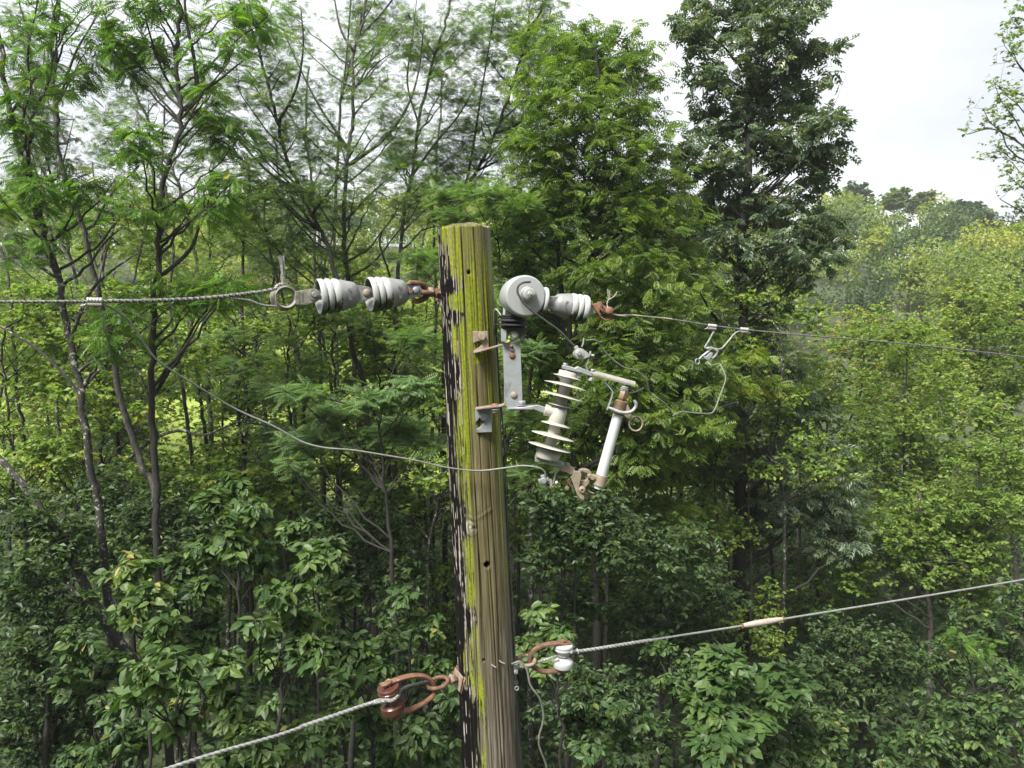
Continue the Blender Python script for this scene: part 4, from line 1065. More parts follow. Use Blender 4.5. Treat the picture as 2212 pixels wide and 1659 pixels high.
# ------------------------------------------------------------------ single trees on the far hill
HL = [
    ('dark rounded tree in the middle of the far hill', 62, 2170, 590, 75, 70, 0.10), ('second dark tree lower in the fold of the far hill', 55, 2230, 655, 60, 55, 0.16),
    ('bright yellow tree in front of the dark fold of the hill', 48, 2090, 660, 75, 45, 0.85), ('small dark tree left on the hill skyline', 118, 1845, 425, 40, 28, 0.14),
    ('airy pale tree standing up on the hill skyline', 116, 1930, 430, 32, 34, 0.5), ('feathery olive tree on the skyline beside the pale one', 114, 1985, 448, 30, 28, 0.42),
    ('dark umbrella-shaped tree on the hill skyline', 112, 2078, 452, 40, 24, 0.12), ('thin grey tree right on the hill skyline', 110, 2130, 470, 30, 24, 0.35),
    ('tall yellow-green tree rising at the right of the far hill', 70, 2185, 520, 50, 45, 0.70), ('olive tree spreading on the upper hill beside the ash crown', 85, 1905, 520, 60, 40, 0.40),
    ('yellow tree on the slope between the ash and the dark fold', 60, 1990, 600, 70, 45, 0.78),
]
for i, (lab, Yd, x, y, rx, ry, tn) in enumerate(HL):
    rg = np.random.default_rng(500 + i)
    lobes = [(x + rg.normal(0, rx * 0.42), y + rg.normal(0, ry * 0.35), rx * 0.5, ry * 0.5) for _ in range(7)]
    tree('hill_tree', lab, 'tree', Yd, [(x, y + ry * 2.2), (x + 2, y + ry), (x, y - ry * 0.3)], lobes, 'far', 0.16, 0.05, seed=520 + i, twigs=260, lpt=11, tint=(tn, 0.10), auto=1, bark='bark_grey',
         scale_leaf=max(0.9, Yd / 75), spread=1.0, tlen=2.5)

# ------------------------------------------------------------------ thin summer haze over the valley
def make_haze():
    b = bmesh.new()
    bmesh.ops.create_cube(b, size=1.0)
    x0, x1, y0, y1, z0, z1 = -410, 410, -210, 430, -2.7, 34
    for v in b.verts:
        v.co = Vector(((x0, x1)[v.co.x > 0], (y0, y1)[v.co.y > 0], (z0, z1)[v.co.z > 0]))
    me = bpy.data.meshes.new("haze"); b.to_mesh(me); b.free()
    m = bpy.data.materials.new("haze"); m.use_nodes = True
    n, l = m.node_tree.nodes, m.node_tree.links
    n.clear()
    o_ = n.new("ShaderNodeOutputMaterial"); v = n.new("ShaderNodeVolumePrincipled")
    v.inputs['Color'].default_value = (0.90, 0.93, 0.95, 1)
    v.inputs['Density'].default_value = HAZE
    v.inputs['Anisotropy'].default_value = 0.2
    l.new(v.outputs['Volume'], o_.inputs['Volume'])
    me.materials.append(m)
    o = bpy.data.objects.new("haze", me); COL.objects.link(o)
    o['kind'] = 'stuff'; o['label'] = 'thin pale haze hanging over the valley'
HAZE = 0.0007
make_haze()
# ------------------------------------------------------------------ hardware materials
M['galv'] = metal_mat('galvanised steel', (0.25, 0.265, 0.28), (0.37, 0.385, 0.40), 0.5, 0.35, 40, ((0.19, 0.185, 0.17), 0.62))
M['galv_plate'] = metal_mat('galvanised plate', (0.23, 0.25, 0.265), (0.31, 0.33, 0.345), 0.55, 0.2, 25, ((0.16, 0.18, 0.19), 0.60))
M['cast'] = metal_mat('weathered cast metal', (0.20, 0.195, 0.165), (0.30, 0.29, 0.25), 0.65, 0.15, 60, ((0.14, 0.135, 0.105), 0.62), 0.3)
M['capgrey'] = metal_mat('grey metal cap', (0.20, 0.205, 0.215), (0.27, 0.275, 0.285), 0.5, 0.2, 22, ((0.16, 0.16, 0.155), 0.60))
M['rust'] = metal_mat('brown rust', (0.085, 0.042, 0.026), (0.22, 0.115, 0.070), 0.8, 0.1, 45, ((0.30, 0.20, 0.14), 0.60), 0.6)
M['rust_orange'] = metal_mat('orange rust', (0.12, 0.055, 0.033), (0.26, 0.125, 0.075), 0.78, 0.05, 38, ((0.30, 0.20, 0.14), 0.61), 0.6)
M['rust_pale'] = metal_mat('pale rust', (0.22, 0.175, 0.135), (0.31, 0.26, 0.21), 0.7, 0.15, 50, ((0.27, 0.12, 0.06), 0.60), 0.3)
M['bronze'] = metal_mat('weathered bronze', (0.25, 0.20, 0.145), (0.34, 0.285, 0.22), 0.55, 0.25, 55, ((0.18, 0.14, 0.095), 0.62), 0.2)
M['bronze_brown'] = metal_mat('brown bronze', (0.15, 0.10, 0.062), (0.25, 0.175, 0.115), 0.45, 0.45, 50)
M['alu'] = metal_mat('aluminium', (0.33, 0.33, 0.32), (0.46, 0.46, 0.44), 0.45, 0.4, 60, ((0.22, 0.21, 0.20), 0.64))
M['alu_arm'] = metal_mat('tinned arm', (0.28, 0.265, 0.25), (0.38, 0.365, 0.34), 0.5, 0.3, 40)
M['wire'] = metal_mat('weathered conductor', (0.14, 0.14, 0.135), (0.32, 0.315, 0.30), 0.55, 0.4, 90)
M['wire_line'] = metal_mat('dark weathered conductor', (0.075, 0.075, 0.072), (0.21, 0.207, 0.198), 0.6, 0.3, 90)
M['wire_white'] = metal_mat('bright strand', (0.19, 0.195, 0.19), (0.35, 0.355, 0.35), 0.5, 0.3, 90)
M['wire_green'] = metal_mat('old copper jumper', (0.11, 0.125, 0.10), (0.21, 0.225, 0.195), 0.6, 0.3, 60)
M['wire_dark'] = metal_mat('dark lead', (0.03, 0.033, 0.03), (0.075, 0.08, 0.07), 0.6, 0.2, 60)
M['rubber'] = metal_mat('black rubber', (0.012, 0.013, 0.013), (0.028, 0.029, 0.029), 0.6, 0.0, 40)
M['polymer'] = metal_mat('grey polymer', (0.29, 0.303, 0.315), (0.345, 0.358, 0.37), 0.42, 0.0, 6, ((0.29, 0.30, 0.30), 0.60), 0.08)
M['tube'] = metal_mat('pale fibre tube', (0.47, 0.505, 0.515), (0.53, 0.56, 0.57), 0.4, 0.0, 5, ((0.40, 0.43, 0.43), 0.62), 0.08)
M['glove'] = metal_mat('tan sleeve', (0.30, 0.255, 0.21), (0.39, 0.345, 0.30), 0.6, 0.0, 40)
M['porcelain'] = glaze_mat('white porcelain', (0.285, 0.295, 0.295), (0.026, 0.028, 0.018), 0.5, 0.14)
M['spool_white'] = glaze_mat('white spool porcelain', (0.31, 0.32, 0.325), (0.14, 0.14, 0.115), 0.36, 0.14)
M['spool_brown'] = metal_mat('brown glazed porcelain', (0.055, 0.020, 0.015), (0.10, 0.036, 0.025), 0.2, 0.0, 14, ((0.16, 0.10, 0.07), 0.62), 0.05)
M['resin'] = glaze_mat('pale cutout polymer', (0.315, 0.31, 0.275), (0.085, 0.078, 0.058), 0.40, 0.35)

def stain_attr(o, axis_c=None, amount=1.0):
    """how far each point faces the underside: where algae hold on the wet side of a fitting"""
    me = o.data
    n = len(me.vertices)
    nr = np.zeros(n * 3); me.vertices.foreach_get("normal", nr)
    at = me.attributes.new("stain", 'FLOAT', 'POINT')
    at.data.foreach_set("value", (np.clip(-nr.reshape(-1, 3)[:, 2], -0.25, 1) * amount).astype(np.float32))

# ------------------------------------------------------------------ the pole
def make_pole():
    A, B = W(1001.5, 489, 3.0), W(1061.5, 1659, 3.0)
    ax = nrm(A - B)
    Lv = np.linalg.norm(A - B)
    g = float(ground_z(B[0], 3.0))
    Ltot = (A[2] - g + 0.6) / ax[2]
    base = A - ax * Ltot
    t = thing('utility_pole', base, 'weathered wooden utility pole with lime lichen and a black tarred side', 'utility pole')
    ez = ax
    ex = nrm(np.array([1, 0, 0]) - ez * ez[0])
    ey = np.cross(ez, ex)                                     # away from the camera
    na = 176
    q = np.linspace(-1, 1, na, endpoint=False)
    ang = math.pi * (0.62 * q + 0.38 * q ** 3)                # denser on the side that is seen; 0 faces the camera
    dz = np.r_[np.linspace(0, 2.35, 520), np.linspace(2.42, Ltot, 26)]
    AN, D = np.meshgrid(ang, dz)
    R0 = 0.1005 + (0.1185 - 0.1005) * np.minimum(D / Lv, 1) + np.clip(D - Lv, 0, None) * 0.006
    X = AN * 0.11
    yy = D
    U = np.sin(AN)
    # long drying checks and grain
    h = np.zeros_like(D); crk = np.zeros_like(D)
    rng = np.random.default_rng(4)
    for i in range(110):
        a0 = rng.uniform(-2.6, 2.6); d0 = rng.uniform(-0.3, 2.2); ln = rng.uniform(0.2, 1.6); w = rng.uniform(0.012, 0.030)
        path = a0 + 0.035 * np.sin(D * rng.uniform(1, 3) + rng.uniform(0, 6)) + 0.02 * (vnoise(D * 6, D * 0 + i, 40 + i) - 0.5)
        env = np.clip((D - d0) / 0.1, 0, 1) * np.clip((d0 + ln - D) / 0.25, 0, 1)
        h -= np.exp(-((AN - path) / w) ** 2) * env * rng.uniform(0.002, 0.006)
        crk = np.maximum(crk, np.exp(-((AN - path) / (w * 0.62)) ** 2) * env * rng.uniform(0.35, 1.0))
    grain = fbm(AN * 26, D * 3.2, 7, 4) - 0.5
    h += grain * 0.0034 + (fbm(AN * 4, D * 1.1, 17, 3) - 0.5) * 0.006
    # the knot
    ku, kd = 0.10 - 0.22, 1.155
    kx = (AN - (-0.22)) * 0.11; ky = D - kd
    rk = np.sqrt((kx / 1.0) ** 2 + (ky / 1.1) ** 2)
    rkw = rk + 0.014 * (fbm(AN * 12, D * 14, 95, 3) - 0.5)
    h += 0.005 * np.exp(-(rk / 0.032) ** 2) + 0.0014 * np.cos(rkw * 420) * np.exp(-(rk / 0.034) ** 2) - 0.006 * np.exp(-(((kx - 0.012) / 0.009) ** 2 + ((ky - 0.006) / 0.007) ** 2))
    fl = np.exp(-((ky + 0.03 + 0.5 * np.abs(kx - 0.015)) / 0.010) ** 2) * (np.abs(kx - 0.02) < 0.07)
    h += 0.0025 * fl
    crk = np.maximum(crk, 0.35 * np.exp(-((ky + 0.045 + 0.5 * np.abs(kx - 0.015)) / 0.006) ** 2) * (np.abs(kx - 0.02) < 0.06))
    crk = np.maximum(crk, 0.75 * np.exp(-((np.sqrt(((kx + 0.012) / 1.0) ** 2 + (ky / 1.25) ** 2) - 0.029 - 0.008 * (fbm(AN * 14, D * 12, 97, 2) - 0.5)) / 0.0035) ** 2) * (0.4 + 0.6 * (fbm(AN * 10, D * 10, 98, 2) > 0.45)))
    # bolt hole and a small hole higher up
    for (ha, hd, hr, dep) in ((math.asin(0.27), 1.308, 0.0105, 0.03), (math.asin(0.16), 0.181, 0.006, 0.02), (-0.02, 0.03 + 1.66, 0.004, 0.01)):
        r = np.sqrt(((AN - ha) * 0.112) ** 2 + (D - hd) ** 2)
        h -= dep / (1 + np.exp((r - hr) / 0.0011))
    Rr = R0 + h
    # masks: tarred side, lichen, bare brown wood (u across the visible face, d metres below the top)
    z2 = lambda zy: ((520 + 0.3496 * zy) - 545) / 1874 * 3.05
    z7 = lambda zy: ((1100 + 0.4672 * zy) - 545) / 1874 * 3.09
    bd = [(-0.1, -0.90), (z2(150), -0.86), (z2(300), -0.66), (z2(400), -0.6), (z2(450), -0.30), (z2(500), -0.34), (z2(550), -0.70), (z2(620), -0.6), (z2(660), -0.20), (z2(700), -0.3), (z2(750), -0.56), (z2(900), -0.64), (z2(1050), -0.44), (z2(1200), -0.56), (z2(1400), -0.61), (z2(1600), -0.59),
          (z7(50), -0.56), (z7(250), -0.47), (z7(420), -0.6), (z7(550), -0.55), (z7(700), -0.7), (z7(770), -0.27), (z7(870), -0.5), (z7(1000), -0.67), (z7(1130), -0.67), (z7(1230), -0.34), (z7(1320), -0.26), (z7(1450), -0.43), (z7(1600), -0.4), (9, -0.4)]
    bline = np.interp(D, [p[0] for p in bd], [p[1] for p in bd])
    n1 = fbm(AN * 9, D * 5, 51, 4) - 0.5
    n2 = fbm(AN * 24, D * 9, 52, 4) - 0.5
    S = lambda e, w: 1 / (1 + np.exp(-np.clip(e / w, -40, 40)))
    front = np.abs(AN) < 1.75
    usgn = np.where(np.abs(AN) > math.pi / 2, np.sign(AN) * (2 - np.abs(U)), U)
    black = S(bline + 0.11 - usgn + 0.45 * n1 + 0.75 * (fbm(AN * 30, D * 7, 53, 4) - 0.5), 0.02)
    black *= 1 - S(usgn * -1 - 1.55, 0.1)
    fleck = S(fbm(AN * 52 + 4, D * 11, 61, 4) - 0.685 + 0.16 * (fbm(AN * 3, D * 2.5, 63, 2) - 0.5), 0.006) + 0.55 * np.exp(-((bline - usgn + 0.45 * n1 + 0.75 * (fbm(AN * 30, D * 7, 53, 4) - 0.5)) / 0.035) ** 2) * S(fbm(AN * 12, D * 6, 64, 2) - 0.55, 0.02)
    ld = [(-0.1, 1.3), (z2(830), 1.3), (z2(960), 1.2), (z2(1000), 0.14), (z2(1340), 0.10), (z2(1420), 0.0), (z2(1500), -0.10), (z7(50), -0.14), (z7(250), -0.16), (z7(450), -0.20), (z7(650), -0.22), (z7(780), -0.30), (z7(850), -0.2), (z7(1000), -0.18), (z7(1130), -0.10), (z7(1250), -0.05), (z7(1400), -0.10), (z7(1600), -0.14), (9, -0.2)]
    lline = np.interp(D, [p[0] for p in ld], [p[1] for p in ld])
    lime = S(lline - usgn + 0.22 * n1 + 0.16 * n2, 0.03)
    strip = S(usgn - np.interp(D, [0, z2(1000), z2(1100), z2(1340), z7(0), z7(700)], [2, 0.60, 0.62, 0.60, 0.78, 0.86]) + 0.1 * n1, 0.03) * S(z7(720) - D + 0.3 * n1, 0.03)
    lime = np.maximum(lime, strip)
    topgrey = S(usgn - 0.02 + 0.3 * n1, 0.06) * S(z2(300) - D + 0.25 * n2, 0.02)
    lime *= 1 - 0.72 * topgrey
    lime *= np.clip(0.40 + 4.2 * (fbm(AN * 15, D * 6, 71, 4) - 0.42), 0, 1) * np.clip(0.35 + 1.5 * fbm(AN * 5, D * 3, 72, 3) , 0, 1)
    lime *= 1 - 0.85 * np.exp(-(rk / 0.05) ** 2)
    lime *= np.where(np.abs(AN) > 2.0, 0.15, 1)
    crack = np.clip(crk * 1.15 + np.clip(-(h + 0.006) / 0.006, 0, 1), 0, 1)
    pale = np.clip(np.exp(-((kx + 0.016) / 0.022) ** 2 - (ky / 0.026) ** 2) * 1.2 * (0.6 + 0.4 * np.cos(rkw * 300)) + 0.35 * S(usgn - 0.86, 0.03) * S(fbm(AN * 15, D * 2, 77, 2) - 0.5, 0.03), 0, 1)
    low = np.clip((D - 1.5) / 0.7, 0, 1)
    x_, y_ = np.sin(AN) * Rr, -np.cos(AN) * Rr
    top_j = (fbm(AN * 9, AN * 0 + 3, 90, 3) - 0.5) * 0.026
    Dz = D.copy(); Dz[0] += 0.010 + top_j[0]; Dz[1] += 0.004 + top_j[1]; Dz[2] += top_j[2] * 0.5
    x_[0] *= 0.93; y_[0] *= 0.93; x_[1] *= 0.975; y_[1] *= 0.975
    V = (A[None, None] - ez * Dz[..., None] + ex * x_[..., None] + ey * y_[..., None]).reshape(-1, 3)
    nz_, = (len(dz),)
    i, j = np.meshgrid(np.arange(na), np.arange(nz_ - 1))
    a = (j * na + i).ravel(); b = (j * na + (i + 1) % na).ravel()
    F = np.stack([a, a + na, b + na, b], 1)
    # end grain
    tc_ = A + ez * 0.012
    ring1 = V[:na] * 0.55 + (A + ez * 0.006) * 0.45 + ez * 0.008
    V2 = np.vstack([V, ring1, tc_[None]])
    o1, oc = len(V), len(V) + na
    k = np.arange(na); k2 = (k + 1) % na
    F2 = np.stack([k, k2, o1 + k2, o1 + k], 1)
    T3 = np.stack([o1 + k, o1 + k2, np.full(na, oc)], 1)
    pad = lambda m_: np.r_[m_.ravel(), np.zeros(na + 1)]
    m, n, l, bs = new_mat('pole wood')
    tc = n.new("ShaderNodeTexCoord")
    def attr(nm):
        k_ = n.new("ShaderNodeAttribute"); k_.attribute_name = nm; return k_.outputs['Fac']
    def noise(scale3, s=1.0, d=6, ro=0.6):
        mp = n.new("ShaderNodeMapping"); mp.inputs['Scale'].default_value = scale3
        l.new(tc.outputs['Object'], mp.inputs['Vector'])
        z = n.new("ShaderNodeTexNoise"); z.inputs['Scale'].default_value = s; z.inputs['Detail'].default_value = d; z.inputs['Roughness'].default_value = ro
        l.new(mp.outputs['Vector'], z.inputs['Vector']); return z.outputs['Fac']
    def ramp(f, *st):
        r = n.new("ShaderNodeValToRGB"); e = r.color_ramp.elements
        e[0].position, e[0].color = st[0][0], (*st[0][1], 1)
        e[1].position, e[1].color = st[-1][0], (*st[-1][1], 1)
        for p, c in st[1:-1]:
            w = e.new(p); w.color = (*c, 1)
        l.new(f, r.inputs['Fac']); return r.outputs['Color']
    def mix(f, a_, b_):
        x = n.new("ShaderNodeMix"); x.data_type = 'RGBA'
        for s_, v in ((x.inputs['Factor'], f), (x.inputs['A'], a_), (x.inputs['B'], b_)):
            if hasattr(v, 'links') or hasattr(v, 'is_linked'): l.new(v, s_)
            else: s_.default_value = v if np.isscalar(v) else (*v, 1)
        return x.outputs['Result']
    gr = noise((95, 95, 3.0), 1.0, 8, 0.7)
    gr2 = noise((40, 40, 14.0), 1.0, 6)
    wood = ramp(gr, (0.30, (0.034, 0.030, 0.021)), (0.52, (0.096, 0.084, 0.058)), (0.72, (0.205, 0.19, 0.145)))
    woodlow = ramp(gr, (0.30, (0.036, 0.032, 0.026)), (0.52, (0.105, 0.093, 0.072)), (0.74, (0.24, 0.222, 0.19)))
    c = mix(attr('low'), wood, woodlow)
    olive = mix(gr2, (0.062, 0.052, 0.014), (0.13, 0.112, 0.026))
    c = mix(attr('olive'), c, olive)
    limec = ramp(noise((150, 150, 90), 1.0, 5, 0.7), (0.28, (0.058, 0.068, 0.006)), (0.50, (0.145, 0.175, 0.012)), (0.76, (0.235, 0.275, 0.034)))
    c = mix(attr('lime'), c, limec)
    c = mix(attr('pale'), c, (0.32, 0.295, 0.265))
    tarc = mix(attr('fleck'), (0.0035, 0.0035, 0.0035), (0.30, 0.27, 0.245))
    c = mix(attr('black'), c, tarc)
    c = mix(attr('crack'), c, (0.014, 0.012, 0.009))
    l.new(c, bs.inputs['Base Color'])
    bs.inputs['Roughness'].default_value = 0.85
    bs.inputs['Specular IOR Level'].default_value = 0.08
    bp = n.new("ShaderNodeBump"); bp.inputs['Strength'].default_value = 0.7; bp.inputs['Distance'].default_value = 0.0025
    l.new(gr, bp.inputs['Height'])
    b2 = n.new("ShaderNodeBump"); b2.inputs['Strength'].default_value = 0.5; b2.inputs['Distance'].default_value = 0.002
    l.new(noise((150, 150, 90), 1.0, 5, 0.7), b2.inputs['Height']); l.new(bp.outputs['Normal'], b2.inputs['Normal'])
    l.new(b2.outputs['Normal'], bs.inputs['Normal'])
    olv = np.clip(0.45 * S(0.62 - np.abs(usgn - 0.2), 0.1) * S(z7(800) - D + 0.5 * n1, 0.1), 0, 1)
    mesh_np('shaft', V2, [F, F2, T3], m, t, base, {'black': pad(black), 'lime': pad(lime), 'fleck': pad(fleck), 'crack': pad(crack), 'pale': pad(np.clip(pale * 1.0, 0, 1)), 'low': pad(low), 'olive': pad(olv)}, smooth=True)
    t.location = tuple(base)
    on = lambda a_, d_, out=0.0: A - ez * d_ + (ex * math.sin(a_) - ey * math.cos(a_)) * (np.interp(d_, [0, Lv], [0.1005, 0.1185]) + out)
    # ground wire stapled down the right side
    wa = 1.43
    pts = [on(wa + 0.10 * math.sin(d_ * 2.1) * 0.5, d_, 0.006 + 0.003 * math.sin(d_ * 9)) for d_ in np.linspace(0.33, 2.4, 40)]
    MB().tube(spline(pts, 2), 0.0034, 7).build('ground_wire', M['wire_dark'], t)
    MB().tube(spline([on(1.52, d_, 0.004 + 0.004 * math.sin(d_ * 7)) for d_ in np.linspace(0.9, 2.4, 14)], 3), 0.0030, 6).build('ground_wire', M['bark_grey'], t)
    for d_ in (0.52, 0.70, 0.86, 1.06, 1.30, 1.57):
        MB().tube(spline([on(wa - 0.06, d_, -0.002), on(wa - 0.03, d_, 0.010), on(wa + 0.05, d_ + 0.002, 0.012), on(wa + 0.1, d_, 0.001)], 4), 0.0022, 6).build('staple', M['wire_dark'], t)
    for a_, d_ in ((math.asin(0.24), 1.705), (math.asin(0.52), 1.70)):
        MB().tube([on(a_, d_, -0.004), on(a_ + 0.03, d_ + 0.006, 0.006), on(a_ + 0.12, d_ + 0.012, 0.014)], 0.0024, 6).build('nail', M['rust_pale'], t)
    return A, ez, ex, ey, on
POLE_A, PZ, PX, PYv, pole_on = make_pole()

CAMD = np.array([0, -1.0, 0])
def invlerp(x, x0, y0, x1, y1):
    return 1.0 / (1 / y0 + (1 / y1 - 1 / y0) * (x - x0) / (x1 - x0))
YL = lambda x: invlerp(x, 950, 2.99, 0, 2.36)                 # the left span comes slightly nearer
YR = lambda x: invlerp(x, 1070, 3.0, 2212, 3.62)              # the right span goes away
def WL(x, y): return W(x, y, YL(x))
def WR(x, y): return W(x, y, YR(x))
def v1(zx, zy): return (600 + zx * ZB[1][2]) / 1.1302, (600 + zy * ZB[1][2]) / 1.1302
def v9(zx, zy): return (1330 + zx * ZB[9][2]) / 1.1302, (690 + zy * ZB[9][2]) / 1.1302
DL = nrm(WL(0, 652) - WL(900, 640))                           # direction of the left span

def letters(txt, pos, xdir, ydir, size, parent, mat, depth=0.0006):
    c = bpy.data.curves.new('lettering', 'FONT')
    c.body = txt; c.size = size; c.extrude = depth; c.align_x = 'CENTER'; c.align_y = 'CENTER'
    c.materials.append(mat)
    tmp = bpy.data.objects.new('lettering', c)
    me = bpy.data.meshes.new_from_object(tmp)
    bpy.data.objects.remove(tmp)
    o = bpy.data.objects.new('lettering', me)
    COL.objects.link(o)
    o['kind'] = 'stuff'
    x, y = nrm(xdir), np.asarray(ydir, float)
    y = nrm(y - x * np.dot(x, y)); z = np.cross(x, y)
    p = np.asarray(pos) - np.array(ORIGIN[parent.name])
    o.parent = parent
    o.matrix_basis = Matrix(((x[0], y[0], z[0], p[0]), (x[1], y[1], z[1], p[1]), (x[2], y[2], z[2], p[2]), (0, 0, 0, 1)))
    return o

def insulator(mouth, pin, R, label, text, stain=1.0, tongue=True, textface=1):
    """strain insulator: porcelain bell open at the mouth, grey cap, two ears and a pin"""
    mouth, pin = np.asarray(mouth), np.asarray(pin)
    ax = nrm(pin - mouth); L = np.linalg.norm(pin - mouth)
    t = thing('strain_insulator', mouth, label, 'insulator', 'strain insulators on the high wire')
    k = L / (2.62 * R)
    P = [(0.70, 0.02), (0.70, 0.36), (0.40, 0.58), (0.10, 0.78), (-0.03, 0.88), (-0.05, 0.94), (0.0, 0.99), (0.08, 1.0), (0.22, 0.995), (0.28, 0.95), (0.335, 0.855), (0.39, 0.95), (0.46, 0.985), (0.60, 0.975), (0.66, 0.92), (0.715, 0.84), (0.77, 0.92), (0.84, 0.95), (1.0, 0.94), (1.08, 0.90), (1.14, 0.86), (1.16, 0.6), (1.16, 0.02)]
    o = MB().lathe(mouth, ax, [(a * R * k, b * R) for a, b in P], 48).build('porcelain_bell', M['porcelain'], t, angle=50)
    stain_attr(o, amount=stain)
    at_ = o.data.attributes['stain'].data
    for v_, a_ in zip(o.data.vertices, at_):                  # groove grime, its dark colour also standing in for shade between the ribs
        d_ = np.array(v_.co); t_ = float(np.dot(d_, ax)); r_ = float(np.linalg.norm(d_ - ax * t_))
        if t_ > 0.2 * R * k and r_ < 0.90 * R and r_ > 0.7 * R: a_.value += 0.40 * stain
    P = [(1.10, 0.02), (1.10, 0.84), (1.13, 0.875), (1.25, 0.865), (1.5, 0.80), (1.85, 0.72), (2.0, 0.66), (2.1, 0.56), (2.2, 0.40), (2.26, 0.30), (2.26, 0.02)]
    cap = MB().lathe(mouth, ax, [(a * R * k, b * R) for a, b in P], 40).build('metal_cap', M['capgrey'], t, angle=50)
    pa = nrm(CAMD - ax * np.dot(CAMD, ax))                    # the pin points at the camera side
    up = np.cross(pa, ax); up = up * np.sign(up[2])
    for s in (1, -1):
        c0 = mouth + ax * (1.95 * R * k) + pa * s * 0.30 * R
        c1 = pin + pa * s * 0.30 * R
        poly = [c0 + up * 0.52 * R, c0 - up * 0.52 * R]
        n_ = 12
        for q in range(n_ + 1):
            b = -math.pi / 2 + math.pi * q / n_
            poly.append(c1 + ax * 0.36 * R * math.cos(b) + up * 0.36 * R * math.sin(b))
        MB().prism(poly, pa * 0.11 * R * s).build('ear', M['capgrey'], t, bevel=0.0015)
    mb = MB(); mb.cyl(pin - pa * 0.50 * R, pin + pa * 0.44 * R, 0.17 * R, 18)
    mb.build('pin', M['galv'], t)
    MB().dome(pin + pa * 0.42 * R, pa, 0.24 * R, 0.13 * R).build('pin_head', M['rust_pale' if 'nearest the wire' in label else 'capgrey'], t)
    if tongue:
        e = mouth - ax * 0.28 * R
        m2 = MB(); m2.cyl(mouth + ax * 0.75 * R, e, 0.17 * R, 16); m2.build('stem', M['galv'], t)
        poly = [e + ax * 0.18 * R + up * 0.2 * R, e + ax * 0.18 * R - up * 0.2 * R] + [e + (-ax * math.cos(b) + up * math.sin(b)) * 0.33 * R for b in np.linspace(-1.6, 1.6, 12)]
        MB().prism([p - pa * 0.14 * R for p in poly], pa * 0.28 * R).build('tongue', M['galv'], t, bevel=0.001)
    if text:
        fz = mouth + ax * 1.52 * R * k + pa * 0.795 * R
        letters(text, fz, up * -1 * textface, ax * textface, 0.016, t, M['capgrey'])
    return t

R_ins = 195 * ZB[1][2] / 1.1302 / FOC * YL(690)
insulator(WL(*v1(790, 552)), WL(*v1(1290, 514)), R_ins, 'white ribbed insulator with grey cap, nearest the wire loop left of the pole', 'IBHI0II', 1.0)
insulator(WL(*v1(1338, 530)), WL(*v1(1815, 488)), R_ins * 1.0, 'dirtier white ribbed insulator with grey cap, next to the shackle left of the pole', 'ISNIOX', 1.25)
insulator(WR(*v9(1085, 735)), WR(*v9(60, 520)), 395 * ZB[9][2] / 1.1302 / FOC * YR(1250), 'white ribbed insulator with black streaks right of the grey drum, by the orange hook', 'II0OD', 1.0)
insulator(WR(*v9(-10, 520)), WR(1118, 640), 395 * ZB[9][2] / 1.1302 / FOC * YR(1190), 'white insulator mostly hidden behind the grey drum', '', 1.0)

# left end: eye bolt, washer and shackle on the pole
YP = 2.985
t = thing('eye_bolt', WL(950, 632), 'rusty eye bolt with square washer on the left of the pole top', 'eye bolt')
ax = nrm(WL(*v1(1990, 500)) - WL(*v1(2140, 512)))
side = nrm(np.cross(ax, [0, 0, 1])); up_ = np.cross(side, ax)
c = WL(*v1(2128, 520))
sq = lambda c_, h_: [c_ + side * a * h_ + up_ * b * h_ for a, b in ((-1, -1), (1, -1), (1, 1), (-1, 1))]
rot = 0.35
def sqr(c_, h_, r_):
    return [c_ + h_ * 1.414 * (math.cos(r_ + math.pi / 4 + q * math.pi / 2) * side + math.sin(r_ + math.pi / 4 + q * math.pi / 2) * up_) for q in range(4)]
MB().prism(sqr(c, 0.040, rot), ax * 0.005).build('square_washer', M['rust'], t, bevel=0.001)
MB().prism(sqr(c + ax * 0.007, 0.038, rot + 0.08), ax * 0.004).build('square_washer', M['rust_pale'], t, bevel=0.001)
MB().hexnut(c + ax * 0.022, ax, 0.022, 0.020).build('nut', M['rust'], t, bevel=0.001)
MB().cyl(c - ax * 0.05, c + ax * 0.085, 0.0105, 14).build('bolt_rod', M['rust'], t)
MB().hexnut(WL(*v1(1990, 500)), ax, 0.021, 0.020).build('nut', M['rust_pale'], t, bevel=0.001)
MB().torus(WL(*v1(1925, 493)), nrm([0.25, -0.2, 1]), 0.026, 0.0105, 28, 10, 1.1, 0.8, ax).build('eye', M['rust'], t)
t = thing('shackle', WL(*v1(1860, 500)), 'rusty round shackle joining the insulators to the eye bolt on the pole', 'shackle')
pp = [WL(*v1(1790, 488)) + CAMD * 0.034, WL(*v1(1780, 410)) + CAMD * 0.028, WL(*v1(1850, 408)) + CAMD * 0.02, WL(*v1(1925, 435)), WL(*v1(1958, 495)) - CAMD * 0.004, WL(*v1(1935, 560)) - CAMD * 0.008, WL(*v1(1860, 596)) - CAMD * 0.02, WL(*v1(1780, 588)) - CAMD * 0.028]
pp = spline(pp, 8)
MB().tube(pp[6:], np.interp(np.linspace(0, 1, len(pp) - 6), [0, .2, .5, .8, 1], [0.009, 0.011, 0.0125, 0.011, 0.009]), 12).build('bow', M['rust'], t)
MB().cyl(WL(*v1(1800, 490)) + CAMD * 0.05, WL(*v1(1800, 490)) - CAMD * 0.05, 0.0085, 14).build('shackle_pin', M['rust'], t)

